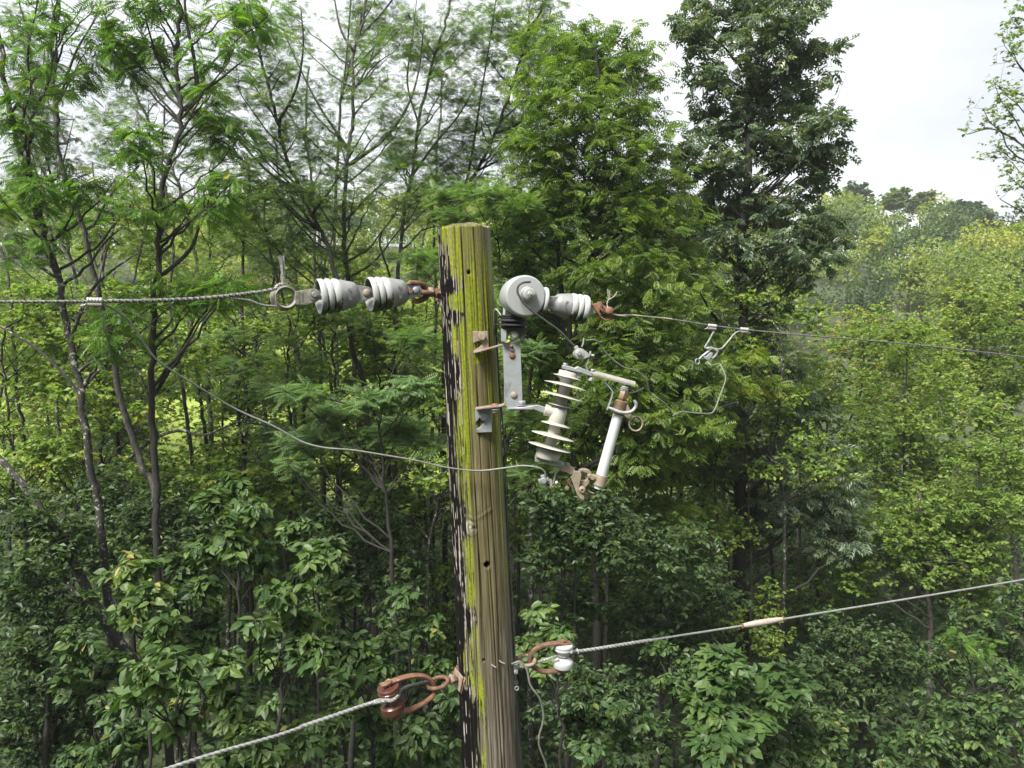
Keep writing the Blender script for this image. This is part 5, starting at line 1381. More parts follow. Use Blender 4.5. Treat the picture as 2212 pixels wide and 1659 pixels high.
# grey thimble clevis
t = thing('thimble_clevis', WL(*v1(425, 570)), 'grey cast ring fitting with a pinned tongue holding the left wire', 'clevis')
c = WL(*v1(425, 558)); xd = -DL
nn = nrm(CAMD - xd * np.dot(CAMD, xd))
upd = np.cross(nn, xd); upd *= np.sign(upd[2])
s1 = ZB[1][2] / 1.1302 / FOC * YL(v1(425, 0)[0])
ro, ri = 146 * s1, 92 * s1
prof = [(-0.030, ro), (-0.030, ri + 0.014), (-0.012, ri), (0.012, ri), (0.024, ri + 0.006), (0.024, ro - 0.012), (0.018, ro - 0.010), (0.010, ro - 0.016), (-0.010, ro - 0.016), (-0.016, ro)]
MB().lathe(c, nn, prof, 44, closed=True).build('ring', M['cast'], t, angle=40)
for s in (1,):
    poly = [c + xd * 95 * s1 + upd * 62 * s1, c + xd * 95 * s1 - upd * 80 * s1, c + xd * 240 * s1 - upd * 72 * s1] + [c + xd * 290 * s1 + upd * 18 * s1 + 74 * s1 * (xd * math.cos(b) + upd * math.sin(b)) for b in np.linspace(-1.5, 1.5, 14)]
    MB().prism([p + nn * 0.014 for p in poly], nn * 0.010).build('front_cheek', M['cast'], t, bevel=0.0012)
    MB().prism([p - nn * 0.030 - upd * 0.004 for p in poly], nn * 0.010).build('back_cheek', M['cast'], t, bevel=0.0012)
pc = c + xd * 292 * s1 + upd * 26 * s1
MB().cyl(pc - nn * 0.04, pc + nn * 0.040, 30 * s1, 18).build('clevis_pin', M['galv'], t, bevel=0.001)
MB().lathe(pc + nn * 0.024, nn, [(0, 62 * s1), (0.004, 62 * s1), (0.005, 40 * s1)], 24).build('boss', M['cast'], t)
MB().tube([pc + nn * 0.034 - xd * 55 * s1 + upd * 22 * s1, pc + nn * 0.034 + xd * 48 * s1 - upd * 30 * s1], 0.0016, 6).build('cotter_pin', M['galv'], t)
letters('LANCOS', c - xd * 112 * s1 + nn * 0.0246 - upd * 0.004, -upd, xd, 0.0105, t, M['cast'])
letters('12MMUSS', c + xd * 133 * s1 + nn * 0.0245, -upd, xd, 0.0100, t, M['cast'])
letters('EEPFOI', c + xd * 168 * s1 + nn * 0.0245, -upd, xd, 0.0100, t, M['cast'])

# the left wire
t = thing('power_line', WL(0, 652), 'twisted grey power line running left from the insulators', 'power line', 'high wires')
far = 3.0
lp = [WL(0, 652) + (WL(0, 652) - WL(300, 650)) * q for q in (8, 5, 3, 1.5, 0.5)] + [WL(0, 652), WL(200, 651), WL(350, 648), WL(430, 645)]
MB().rope(lp, 0.0054, 5, 0.085, 0.34).build('conductor', M['wire_line'], t)
e0, e1_ = v1(300, 462), v1(320, 650)
gp = spline([WL(235, 650), WL(300, 650), WL(360, 648), WL(430, 645), WL(500, 638), WL(550, 632), WL(*v1(150, 500)), WL(*v1(310, 468))], 6)
MB().rope(gp, np.float64(0.0072), 4, 0.075, 0.42).build('wire_grip', M['wire_line'], t)
MB().rope(spline([WL(488, 642), WL(535, 648), WL(*v1(60, 595)), WL(*v1(180, 640)), WL(*v1(335, 655))], 6), 0.0042, 4, 0.05, 0.3).build('wire_grip', M['wire'], t)
for k, (dx, dy) in enumerate(((-60, 5), (-38, 0), (-15, 8), (2, -2), (14, 4))):
    a = [WL(*v1(408 + (k - 2) * 7, 425)), WL(*v1(402 + (k - 2) * 9, 300)), WL(*v1(400 + dx * 0.55 + 5, 200)), WL(*v1(400 + dx, 105 + dy))]
    MB().tube(spline([p + CAMD * 0.003 * ((k % 3) - 1) for p in a], 5), 0.0022, 6).build('strand', M['wire_white'], t)
MB().rope(spline([WL(*v1(318, 470)), WL(*v1(350, 425)) - nn * .004, WL(*v1(425, 405)), WL(*v1(408, 360)), WL(*v1(405, 300))], 6), 0.0068, 5, 0.06, 0.3).build('wire_grip', M['wire'], t)

def crimp(name_pts, r, label, mat, tail=None):
    a, b = np.asarray(name_pts[0]), np.asarray(name_pts[1])
    t = thing('wire_connector', a, label, 'connector', 'crimped connectors on the high wires')
    ax = nrm(b - a); L = np.linalg.norm(b - a)
    prof = [(0, r * 0.8)]
    nb = 5
    for q in range(nb):
        t0 = L * q / nb
        prof += [(t0 + L * 0.02, r * 0.98), (t0 + L * 0.07, r * 1.06), (t0 + L * 0.14, r * 1.06), (t0 + L * 0.185, r * 0.9)]
    prof += [(L, r * 0.8)]
    MB().lathe(a, ax, prof, 16).build('barrel', M[mat], t, angle=60)
    dn = np.array([0, 0, -1.0])
    m = MB(); m.lathe(a + dn * r * 1.35 + ax * 0.002, ax, [(0, r * 0.75), (0.002, r * 0.9), (L - 0.006, r * 0.9), (L - 0.004, r * 0.7)], 14)
    m.build('lower_groove', M['cast'], t)
    m = MB(); m.tube(spline([a + dn * r, a - ax * r * 0.7 + dn * r * 1.6, a - ax * r * 1.8 + dn * r * 1.9], 4), r * 0.28, 6); m.build('clip', M['alu'], t)
    return t
crimp((WL(187, 648.5), WL(222, 649.5)), 0.0095, 'grey ribbed crimp sleeve tapping the slack jumper off the left wire', 'alu')

# slack jumper crossing in front of the pole
v8 = lambda zx, zy: ((zx * ZB[8][2]) / 1.1302, (600 + zy * ZB[8][2]) / 1.1302)
jp = [v8(800, 460), v8(850, 474), v8(920, 520), v8(990, 570), v8(1040, 640), v8(1110, 750), v8(1200, 870), v8(1320, 960), v8(1500, 1070), v8(1800, 1250), (590, 920), (650, 953), (700, 967), (760, 972), (830, 983), (900, 995), (960, 1009), (1030, 1017), (1090, 1011), (1130, 1006), (1165, 1010)]
jy = np.interp([p[0] for p in jp], [222, 500, 900, 1000, 1100, 1170], [YL(222), 2.74, 2.83, 2.85, 2.84, 2.80])
jw = [W(p[0], p[1], y) for p, y in zip(jp, jy)] + [Z(4, 175, 1262, 2.79), Z(4, 235, 1278, 2.785), Z(4, 278, 1312, 2.785), Z(4, 282, 1370, 2.785)]
o = tag(MB().tube(spline(jw, 5), 0.0034, 8).build('jumper_wire', M['wire_green']), 'slack grey-green jumper wire looping from the left wire across the pole', 'jumper wire')

# ------------------------------------------------------------------ bracket on the pole
YB = 2.862
t = thing('pole_bracket', Z(2, 600, 1100, YB), 'pale rust-stained steel bracket standing off the pole on two hooked feet', 'bracket')
c = spline([Z(2, 392, 974, YB), Z(2, 500, 945, YB), Z(2, 578, 922, YB)], 3).tolist() + [Z(2, 592, 922, YB), Z(2, 599, 935, YB), Z(2, 603, 1050, YB), Z(2, 609, 1200, YB), Z(2, 610, 1318, YB), Z(2, 604, 1335, YB), Z(2, 585, 1343, YB), Z(2, 500, 1352, YB), Z(2, 403, 1366, YB)]
MB().sweep(c, 0.0058, 0.046, (0, 1, 0)).build('strap', M['rust_pale'], t, bevel=0.001)
YF = 2.885
up_foot = [(383, 825), (487, 825), (492, 900), (498, 952), (470, 962), (395, 985), (386, 962), (425, 940), (448, 918), (446, 900), (425, 893), (386, 908)]
lo_foot = [(402, 1372), (515, 1366), (518, 1530), (410, 1535), (408, 1512), (440, 1492), (462, 1462), (468, 1440), (440, 1415), (418, 1450), (402, 1466)]
MB().prism([Z(2, *p, YF) for p in up_foot], (0, 0.010, 0)).build('foot', M['rust_pale'], t, bevel=0.0012)
MB().prism([Z(2, *p, YF) for p in lo_foot], (0, 0.010, 0)).build('foot', M['galv_plate'], t, bevel=0.0012)
MB().hexnut(Z(2, 448, 862, YF - 0.008), (0.1, -1, 0.05), 0.016, 0.016).build('bolt_head', M['rust_pale'], t, bevel=0.001)
MB().cyl(Z(2, 448, 862, YF - 0.003), Z(2, 448, 862, YF + 0.06), 0.009, 12).build('bolt_shank', M['rust'], t)
MB().hexnut(Z(2, 462, 1425, YF - 0.004), (0.5, -1, 0.3), 0.016, 0.014).build('bolt_head', M['galv'], t, bevel=0.001)
MB().hexnut(Z(2, 540, 1385, YB - 0.005), (0, 0, 1), 0.012, 0.011).build('nut', M['galv'], t, bevel=0.0008)
MB().lathe(Z(2, 540, 1372, YB - 0.005), (0, 0, 1), [(0, 0.018), (0.003, 0.018)], 20).build('washer', M['galv'], t)
MB().dome(Z(2, 540, 1342, YB - 0.005), (0, 0, 1), 0.016, 0.007).build('bolt_dome', M['rust_orange'], t)

# ------------------------------------------------------------------ grey mounting plate
YM = 2.838
t = thing('mounting_plate', Z(2, 665, 1150, YM), 'galvanised angle plate with rusty round bolts below the grey drum', 'bracket')
fr = [(598, 905), (716, 905), (722, 1050), (728, 1200), (733, 1352), (700, 1378), (645, 1382), (622, 1362), (612, 1330), (606, 1150)]
MB().prism([Z(2, *p, YM) for p in fr], (0, 0.0055, 0)).build('front_plate', M['galv_plate'], t, bevel=0.001)
leg = [Z(2, 622, 1372, YM + 0.005), Z(2, 802, 1372, YM + 0.005), Z(2, 806, 1372, YM - 0.055), Z(2, 626, 1372, YM - 0.055)]
MB().prism(leg, (0, 0, 0.0055)).build('bottom_leg', M['galv_plate'], t, bevel=0.001)
for (zx, zy, r_, nm, mt) in ((660, 996, 23, 'bolt_dome', 'rust'), (672, 1272, 25, 'bolt_dome', 'rust_pale')):
    MB().dome(Z(2, zx, zy, YM - 0.0005), CAMD, zlen(2, r_, YM), zlen(2, 13, YM)).build(nm, M[mt], t)
MB().cyl(Z(2, 656, 935, YM + 0.001), Z(2, 652, 925, YM - 0.012), 0.0058, 10, 0.0045).build('broken_stud', M['rust'], t)
MB().hexnut(Z(2, 658, 952, YM - 0.003), (0.3, -1, 0.2), 0.008, 0.008).build('broken_nut', M['rust'], t)
MB().hexnut(Z(2, 729, 1325, YM - 0.025), (0, 0, 1), 0.0145, 0.014).build('bolt_head', M['galv'], t, bevel=0.001)
MB().lathe(Z(2, 729, 1345, YM - 0.025), (0, 0, 1), [(0, 0.020), (0.0025, 0.020)], 22).build('washer', M['galv'], t)
MB().cyl(Z(2, 729, 1372, YM - 0.025), Z(2, 729, 1398, YM - 0.025), 0.009, 14).build('bolt_end', M['rust'], t)

# ------------------------------------------------------------------ surge arrester: grey drum on black fins
t = thing('surge_arrester', Z(3, 330, 340, 2.86), 'round grey surge arrester drum on black fins beside the pole top', 'surge arrester')
fc = Z(3, 372, 318, 2.775); bc = Z(3, 292, 338, 2.905)
ax = nrm(nrm(fc - bc) + np.array([0, 0, -0.02])); L = np.linalg.norm(fc - bc)
s3 = ZB[3][2] / 1.1302 / FOC * 2.8
Rd = 200 * s3
prof = [(0, 0.02), (0, Rd * 0.86), (0.004, Rd * 0.94), (L * 0.35, Rd * 0.985), (L * 0.36, Rd * 0.97), (L * 0.375, Rd * 0.97), (L * 0.385, Rd * 0.99), (L * 0.60, Rd * 1.0), (L * 0.61, Rd * 0.985), (L * 0.625, Rd * 0.985), (L * 0.635, Rd * 1.0), (L - 0.010, Rd * 0.985), (L - 0.003, Rd * 0.955), (L, Rd * 0.90), (L + 0.0015, Rd * 0.5), (L + 0.002, 0.01)]
MB().lathe(bc, ax, prof, 64).build('housing', M['polymer'], t, angle=30)
b0 = fc + ax * 0.001 + (Z(3, 392, 312, 2.77) - Z(3, 372, 318, 2.77))
MB().lathe(b0, ax, [(-0.004, 78 * s3), (0.004, 76 * s3), (0.006, 68 * s3), (0.026, 62 * s3), (0.030, 54 * s3), (0.031, 0.004)], 32).build('terminal_boss', M['polymer'], t, angle=30)
MB().cyl(b0 + ax * 0.028, b0 + ax * 0.036, 44 * s3, 24).build('washer', M['alu'], t, bevel=0.0006)
MB().hexnut(b0 + ax * 0.042, ax, 34 * s3, 0.012).build('nut', M['alu'], t, bevel=0.0008)
MB().cyl(b0 + ax * 0.03, b0 + ax * 0.066, 15 * s3, 14).build('stud', M['galv'], t, bevel=0.0006)
MB().cyl(Z(3, 180, 520, 2.86), Z(3, 185, 420, 2.86), 0.013, 14).build('post', M['polymer'], t)
MB().cyl(Z(3, 260, 640, 2.855), Z(3, 275, 470, 2.855), 0.040, 28).build('neck', M['rubber'], t)
for zy, hw, zc in ((530, 112, 232), (562, 150, 238), (603, 172, 245)):
    c = Z(3, zc, zy, 2.852)
    h_ = hw * s3
    tl = np.array([0.035, 0, 1.0])
    MB().lathe(c, tl, [(-0.0015, 0.03), (-0.0030, h_ * 0.97), (-0.0020, h_), (0.0000, h_), (0.0050, 0.045), (0.008, 0.03)], 36).build('fin', M['rubber'], t, angle=25)
MB().prism([Z(3, *p, 2.815) for p in ((128, 628), (365, 628), (362, 768), (320, 770), (316, 690), (250, 655), (190, 690), (184, 765), (130, 768))], (0, 0.055, 0)).build('base_block', M['rubber'], t, bevel=0.002)
MB().prism([Z(3, *p, 2.813) for p in ((130, 640), (183, 655), (183, 766), (132, 766))], (0, 0.004, 0)).build('base_cheek', M['galv_plate'], t, bevel=0.0008)
MB().hexnut(Z(3, 264, 710, 2.822), (0.1, -1, 0), 34 * s3, 0.014).build('bolt_head', M['alu'], t, bevel=0.001)
MB().lathe(Z(3, 262, 712, 2.826), CAMD, [(0, 44 * s3), (0.002, 44 * s3)], 24).build('washer', M['galv'], t)
MB().cyl(Z(3, 262, 712, 2.87), Z(3, 262, 712, 2.81), 0.006, 12).build('bolt_shank', M['galv'], t)
# its lead down to the fuse clamp
lw = [b0 + ax * 0.012 + (Z(3, 405, 192, 2.75) - Z(3, 392, 312, 2.75)), Z(3, 345, 198, 2.745), Z(3, 300, 228, 2.743), Z(3, 290, 285, 2.742), Z(3, 312, 335, 2.742), Z(3, 350, 395, 2.743), Z(3, 440, 480, 2.75), Z(3, 560, 566, 2.76), Z(3, 700, 668, 2.77), Z(3, 790, 765, 2.78), Z(3, 845, 812, 2.785)]
tag(MB().tube(spline(lw, 7), 10.5 * s3, 10).build('lead_wire', M['wire_dark']), 'dark lead wire looping off the grey drum down to the fuse clamp', 'wire')
o = thing('thin_wire', Z(3, 70, 455, 2.93), 'short pale wire end curling out beside the pole behind the black fins', 'wire')
MB().tube(spline([Z(3, 62, 620, 2.96), Z(3, 60, 500, 2.94), Z(3, 72, 455, 2.93), Z(3, 100, 470, 2.92), Z(3, 132, 515, 2.90)], 6), 0.0022, 6).build('core', M['wire_white'], o)
MB().tube(spline([Z(3, 68, 640, 2.96), Z(3, 75, 700, 2.97), Z(3, 100, 730, 2.975), Z(3, 116, 790, 2.98)], 6), 0.0024, 6).build('insulation', M['wire_dark'], o)

# ------------------------------------------------------------------ fuse cutout
YC = 2.80
s4 = ZB[4][2] / 1.1302 / FOC * YC
q4 = lambda zx, zy, dy=0.0: Z(4, zx, zy, YC + dy)
t = thing('fuse_cutout', q4(370, 760), 'pale finned fuse cutout hanging tilted with its fuse tube closed', 'fuse cutout')
A0, A1 = q4(508, 345, 0.014), q4(296, 1190, -0.014)
ax = nrm(A1 - A0); Lb = np.linalg.norm(A1 - A0)
def on_ax(zy): return (zy - 345) / (1190 - 345) * Lb
core = [(0, 0.01), (0, 90), (8, 95), (70, 95), (80, 72), (110, 60), (160, 56), (330, 56), (345, 66), (360, 80), (500, 80), (515, 66), (530, 58), (680, 56), (735, 60), (750, 84), (760, 112), (800, 117), (838, 117), (848, 108), (848, 0.01)]
kk = Lb / 848 / s4
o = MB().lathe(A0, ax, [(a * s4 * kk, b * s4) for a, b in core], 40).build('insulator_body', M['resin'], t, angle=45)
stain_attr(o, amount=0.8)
for q, (cx, cy, hw) in enumerate(((510, 394, 143), (490, 475, 213), (460, 580, 215), (408, 668, 120), (383, 850, 147), (350, 960, 215), (316, 1068, 217), (290, 1112, 134))):
    c = A0 + ax * on_ax(cy - (cx - (508 - 212 * (cy - 345) / 845)) * 0.0)
    r_ = hw * s4 * 0.985
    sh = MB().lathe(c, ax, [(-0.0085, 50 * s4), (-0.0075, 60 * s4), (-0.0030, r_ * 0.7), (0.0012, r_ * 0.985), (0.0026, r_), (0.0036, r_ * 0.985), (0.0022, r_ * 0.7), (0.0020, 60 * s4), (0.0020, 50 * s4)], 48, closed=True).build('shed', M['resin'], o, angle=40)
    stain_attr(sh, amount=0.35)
# middle band with the arm to the plate
MB().cyl(q4(400, 745), q4(275, 712), 52 * s4, 24, 58 * s4).build('side_boss', M['resin'], t, bevel=0.002)
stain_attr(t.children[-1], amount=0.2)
arm = spline([q4(-60, 700, 0.012), q4(60, 692, 0.008), q4(150, 684, 0.004), q4(205, 692), q4(285, 718)], 5)
MB().sweep(arm, np.interp(np.linspace(0, 1, len(arm)), [0, .55, .75, 1], [0.007, 0.009, 0.020, 0.022]), np.interp(np.linspace(0, 1, len(arm)), [0, .55, .8, 1], [0.040, 0.036, 0.022, 0.020])).build('support_arm', M['galv'], t, bevel=0.0015)
# top fittings
MB().hexnut(q4(476, 276), -ax, 26 * s4, 0.010).build('bolt_head', M['galv'], t, bevel=0.0008)
MB().prism([q4(*p, -0.018) for p in ((448, 290), (470, 284), (570, 312), (600, 296), (650, 318), (730, 352), (735, 392), (690, 380), (640, 358), (575, 346), (445, 318))], (0, 0.036, 0)).build('top_arm', M['galv'], t, bevel=0.0015)
MB().prism([q4(*p, -0.005) for p in ((585, 340), (622, 352), (615, 405), (585, 410), (570, 390))], (0, 0.02, 0)).build('top_lug', M['resin'], t, bevel=0.002)
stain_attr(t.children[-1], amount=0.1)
cr = MB()
ch = [q4(712, 358), q4(1140, 474)]
a_, e1c, e2c = frame_of(ch[1] - ch[0])
uu = np.array([0, 0, 1.0]); uu = nrm(uu - a_ * np.dot(uu, a_)); vv = np.cross(a_, uu)
Vp, Fp, ns = [], [], 13
for P in ch:
    for rr in (36 * s4, 29 * s4):
        for b in np.linspace(-0.35, math.pi + 0.35, ns):
            Vp.append(P + rr * (math.sin(b) * uu + math.cos(b) * vv))
n2_ = 2 * ns
for k in range(ns - 1):
    Fp += [(k, k + 1, n2_ + k + 1, n2_ + k), (ns + k, n2_ + ns + k, n2_ + ns + k + 1, ns + k + 1), (k, ns + k, ns + k + 1, k + 1), (n2_ + k, n2_ + k + 1, n2_ + ns + k + 1, n2_ + ns + k)]
Fp += [(0, n2_, n2_ + ns, ns), (ns - 1, 2 * ns - 1, n2_ + 2 * ns - 1, n2_ + ns - 1)]
MB().add(Vp, Fp).build('contact_hood', M['alu_arm'], t)
MB().hexnut(q4(742, 332, -0.004), -ax, 26 * s4, 0.007).build('bolt_head', M['galv'], t)
MB().hexnut(q4(725, 418, -0.004), ax, 30 * s4, 0.014).build('nut', M['galv'], t)
MB().sweep(spline([q4(706, 200), q4(694, 235), q4(676, 290), q4(686, 325), q4(735, 378)], 4), 0.0036, 0.026).build('terminal_strap', M['galv'], t, bevel=0.0006)
MB().sweep(spline([q4(835, 425), q4(880, 475), q4(922, 525), q4(928, 560), q4(905, 640), q4(876, 712)], 4), 0.0040, 0.020).build('stop_strap', M['galv'], t, bevel=0.0006)
MB().sweep(spline([q4(838, 428, -.004), q4(900, 478, -.004), q4(960, 522, -.004), q4(1030, 545, -.004), q4(1105, 550, -.004), q4(1180, 528, -.004), q4(1232, 500, -.004)], 4), 0.0030, 0.014).build('contact_spring', M['wire_dark'], t)
# top terminal clamp
c = q4(608, 172, -0.012)
MB().lathe(c, (0.25, -1, 0.1), [(-0.018, 50 * s4), (0.004, 54 * s4), (0.010, 50 * s4), (0.012, 34 * s4), (0.012, 0.003)], 26).build('terminal_clamp', M['alu'], t, angle=40)
MB().cyl(c, q4(572, 100, -0.012), 26 * s4, 14, 22 * s4).build('wire_socket', M['alu'], t, bevel=0.0008)
MB().hexnut(q4(606, 168, -0.028), (0.25, -1, 0.1), 24 * s4, 0.010).build('clamp_bolt', M['galv'], t, bevel=0.0008)
MB().prism([q4(*p, -0.018) for p in ((590, 205), (560, 160), (640, 125), (700, 168), (712, 205), (680, 215), (640, 235), (610, 225))], (0, 0.030, 0)).build('clamp_body', M['alu'], t, bevel=0.002)
MB().torus(q4(720, 172, -0.006), (1, -0.4, 0.2), 20 * s4, 7 * s4, 18, 8).build('eye_nut', M['galv'], t)
MB().cyl(q4(680, 188, -0.006), q4(752, 190, -0.006), 12 * s4, 12).build('clamp_stud', M['alu'], t)
# bottom fittings
MB().prism([q4(*p, -0.020) for p in ((184, 1168), (250, 1185), (320, 1210), (345, 1200), (420, 1222), (470, 1238), (470, 1268), (425, 1272), (330, 1250), (300, 1225), (200, 1218), (182, 1212))], (0, 0.040, 0)).build('bottom_arm', M['galv'], t, bevel=0.0015)
MB().prism([q4(*p, -0.022) for p in ((440, 1250), (500, 1262), (566, 1288), (575, 1335), (545, 1342), (505, 1322), (438, 1302))], (0, 0.044, 0)).build('hinge_channel', M['bronze'], t, bevel=0.0015)
MB().hexnut(q4(492, 1238, -0.004), -ax, 26 * s4, 0.012).build('bolt_head', M['galv'], t)
v10 = lambda zx, zy: ((1330 + zx * ZB[10][2] - 1260) / ZB[4][2], (1110 + zy * ZB[10][2] - 820) / ZB[4][2])
tri = [(975, 545), (1180, 570), (1235, 640), (1240, 700), (1200, 900), (1150, 1120), (1180, 1300), (1330, 1400), (1340, 1500), (1250, 1525), (1170, 1470), (1080, 1330), (1000, 1100), (900, 850), (860, 760), (960, 690)]
MB().prism([q4(*v10(*p), -0.030) for p in tri], (0, 0.006, 0)).build('hinge_plate', M['bronze'], t, bevel=0.0012)
MB().prism([q4(*v10(p[0] + 130, p[1] - 10), 0.022) for p in tri], (0, 0.006, 0)).build('hinge_plate', M['bronze'], t, bevel=0.0012)
MB().lathe(q4(*v10(1255, 1180), -0.026), CAMD, [(-0.05, 60 * s4 / 2), (0.0, 34 * s4), (0.004, 34 * s4), (0.005, 28 * s4), (0.010, 26 * s4), (0.012, 22 * s4), (0.0121, 12 * s4), (0.004, 11 * s4), (0.004, 0.001)], 28).build('hinge_boss', M['bronze'], t, angle=30)
MB().prism([q4(*v10(*p), -0.012) for p in ((740, 890), (850, 800), (900, 1000), (1000, 1110), (960, 1150), (860, 1060), (750, 960))], (0, 0.024, 0)).build('latch', M['bronze_brown'], t, bevel=0.001)
MB().prism([q4(*v10(*p), -0.010) for p in ((680, 1130), (760, 1050), (830, 1110), (745, 1215))], (0, 0.014, 0)).build('latch_foot', M['bronze'], t, bevel=0.001)
MB().tube(spline([q4(*v10(930, 1190)), q4(*v10(1000, 1150)), q4(*v10(960, 1280))], 5), 4.5 * s4, 6).build('latch_spring', M['alu'], t)
# bottom terminal clamp
c = q4(266, 1395, -0.014)
for b in range(4):
    aa = b * math.pi / 2 + 0.25
    MB().prism([c + np.array([math.cos(aa + d_) * r_ * s4, 0, math.sin(aa + d_) * r_ * s4]) for d_, r_ in ((-0.5, 26), (-0.38, 54), (0.38, 54), (0.5, 26))] , (0, 0.020, 0)).build('clamp_jaw', M['galv'], t, bevel=0.001)
MB().lathe(c, CAMD, [(-0.02, 32 * s4), (0.006, 32 * s4), (0.009, 26 * s4), (0.010, 0.002)], 20).build('terminal_clamp', M['galv'], t)
MB().prism([q4(*p, -0.008) for p in ((310, 1380), (345, 1392), (352, 1440), (330, 1470), (325, 1430), (300, 1420))], (0, 0.02, 0)).build('clamp_body', M['alu'], t, bevel=0.001)
MB().sweep(spline([q4(445, 1296), q4(405, 1302), q4(380, 1328), q4(368, 1375), q4(355, 1425)], 4), np.array([0.004] * 17), np.array([0.018] * 17)).build('terminal_strap', M['galv'], t, bevel=0.0006)
MB().hexnut(q4(392, 1415, -0.004), (1, 0, 0.3), 20 * s4, 0.009).build('nut', M['alu'], t)
# the removable fuse holder
fh = bpy.data.objects.new('fuse_holder', None); COL.objects.link(fh); fh.parent = t; fh.empty_display_size = 0.03
ORIGIN[fh.name] = ORIGIN[t.name]
T0, T1 = q4(990, 740, -0.004), q4(812, 1385, -0.004)
fa = nrm(T1 - T0)
MB().lathe(T0, fa, [(0, 50 * s4), (np.linalg.norm(T1 - T0), 53 * s4)], 32).build('fuse_tube', M['tube'], fh)
MB().lathe(q4(1022, 622, -.004), fa, [(0, 50 * s4), (10 * s4, 62 * s4), (85 * s4, 64 * s4), (130 * s4, 60 * s4), (142 * s4, 52 * s4)], 28).build('collar', M['bronze_brown'], fh)
MB().lathe(q4(1044, 530, -.004), fa, [(0, 42 * s4), (6 * s4, 47 * s4), (80 * s4, 45 * s4), (88 * s4, 34 * s4), (110 * s4, 34 * s4)], 6).build('fuse_cap', M['bronze_brown'], fh, bevel=0.001)
MB().lathe(q4(1050, 486, -.004), fa, [(0, 26 * s4), (8 * s4, 38 * s4), (16 * s4, 30 * s4), (24 * s4, 46 * s4), (32 * s4, 34 * s4), (40 * s4, 46 * s4), (50 * s4, 30 * s4)], 24).build('contact_button', M['galv'], fh, angle=20)
hk = spline([q4(892, 692, -.03), q4(940, 712, -.032), q4(1000, 735, -.036), q4(1060, 742, -.036), q4(1115, 728, -.034), q4(1150, 690, -.03), q4(1156, 655, -.03), q4(1138, 622, -.03)], 6)
MB().tube(hk, np.interp(np.linspace(0, 1, len(hk)), [0, .1, .9, 1], [13 * s4, 17 * s4, 17 * s4, 13 * s4]), 12).build('hook', M['galv'], fh)
MB().torus(q4(1155, 848, -.012), nrm([0.12, -1, 0.0]), 66 * s4, 9.5 * s4, 40, 10, 1.0, 1.06).build('pull_ring', M['bronze'], fh)
MB().prism([q4(*p, -.018) for p in ((1075, 660), (1092, 690), (1120, 782), (1108, 795), (1082, 810), (1040, 765), (1022, 750))], (0, 0.014, 0)).build('ring_lug', M['bronze'], fh, bevel=0.001)
MB().lathe(q4(828, 1342, -.004), fa, [(-0.001, 55 * s4), (0, 60 * s4), (104 * s4, 62 * s4), (108 * s4, 52 * s4)], 30).build('lower_ferrule', M['bronze'], fh)
MB().lathe(q4(800, 1440, -.004), fa, [(0, 44 * s4), (34 * s4, 42 * s4), (38 * s4, 34 * s4)], 24).build('end_cap', M['tube'], fh)
MB().prism([q4(*v10(*p), -0.020) for p in ((1440, 690), (1530, 670), (1780, 740), (1800, 900), (1560, 850), (1450, 800))], (0, 0.030, 0)).build('ferrule_lug', M['bronze'], fh, bevel=0.0015)
lp_ = spline([q4(*v10(*p)) for p in ((1140, 560), (1200, 520), (1300, 510), (1420, 545), (1500, 610), (1530, 690))], 5)
MB().sweep(lp_, np.interp(np.linspace(0, 1, len(lp_)), [0, .5, 1], [0.006, 0.011, 0.016]), 0.022).build('trunnion_loop', M['bronze'], fh, bevel=0.0012)
MB().prism([q4(*v10(*p), -0.014) for p in ((1215, 910), (1390, 880), (1440, 800), (1530, 860), (1510, 950), (1380, 1100), (1300, 1180), (1190, 1100))], (0, 0.026, 0)).build('trunnion', M['bronze'], fh, bevel=0.0012)
MB().cyl(q4(*v10(1490, 750), -0.026), q4(*v10(1490, 750), 0.016), 12 * s4, 14).build('rivet', M['bronze_brown'], fh)
MB().cyl(q4(*v10(1680, 795), -0.0235), q4(*v10(1680, 795), 0.016), 10 * s4, 14).build('rivet', M['bronze_brown'], fh)
MB().tube(spline([q4(*v10(1460, 1190)), q4(*v10(1540, 1260)), q4(*v10(1660, 1310))], 5), 5 * s4, 6).build('fuse_tail', M['alu'], fh)

# ------------------------------------------------------------------ right end of the high wire
t = thing('hook_clevis', WR(*v9(1200, 640)), 'orange rusty hook clevis gripping the right wire', 'clevis')
y9 = YR(v9(1500, 0)[0])
h9 = lambda zx, zy, dy=0.0: Z(9, zx, zy, y9 + dy)
s9 = ZB[9][2] / 1.1302 / FOC * y9
MB().tube(spline([h9(1130, 690), h9(1190, 665), h9(1260, 640), h9(1330, 620)], 5), np.interp(np.linspace(0, 1, 16), [0, .3, .6, 1], [70 * s9, 52 * s9, 44 * s9, 62 * s9]), 12).build('neck', M['rust_orange'], t)
body = spline([h9(1300, 600), h9(1360, 680), h9(1400, 790), h9(1480, 900), h9(1590, 985), h9(1700, 1015), h9(1775, 980), h9(1790, 905), h9(1740, 850)], 6)
MB().sweep(body, np.interp(np.linspace(0, 1, len(body)), [0, .15, .6, .85, 1], [30 * s9, 36 * s9, 40 * s9, 30 * s9, 22 * s9]), np.interp(np.linspace(0, 1, len(body)), [0, .2, .7, 1], [0.026, 0.036, 0.036, 0.026])).build('saddle', M['rust_orange'], t, bevel=0.002)
MB().prism([h9(*p, -0.02) for p in ((1240, 600), (1400, 555), (1500, 505), (1545, 520), (1555, 600), (1500, 690), (1480, 790), (1540, 880), (1500, 905), (1400, 800), (1330, 700))], (0, 0.012, 0)).build('cheek', M['rust_orange'], t, bevel=0.002)
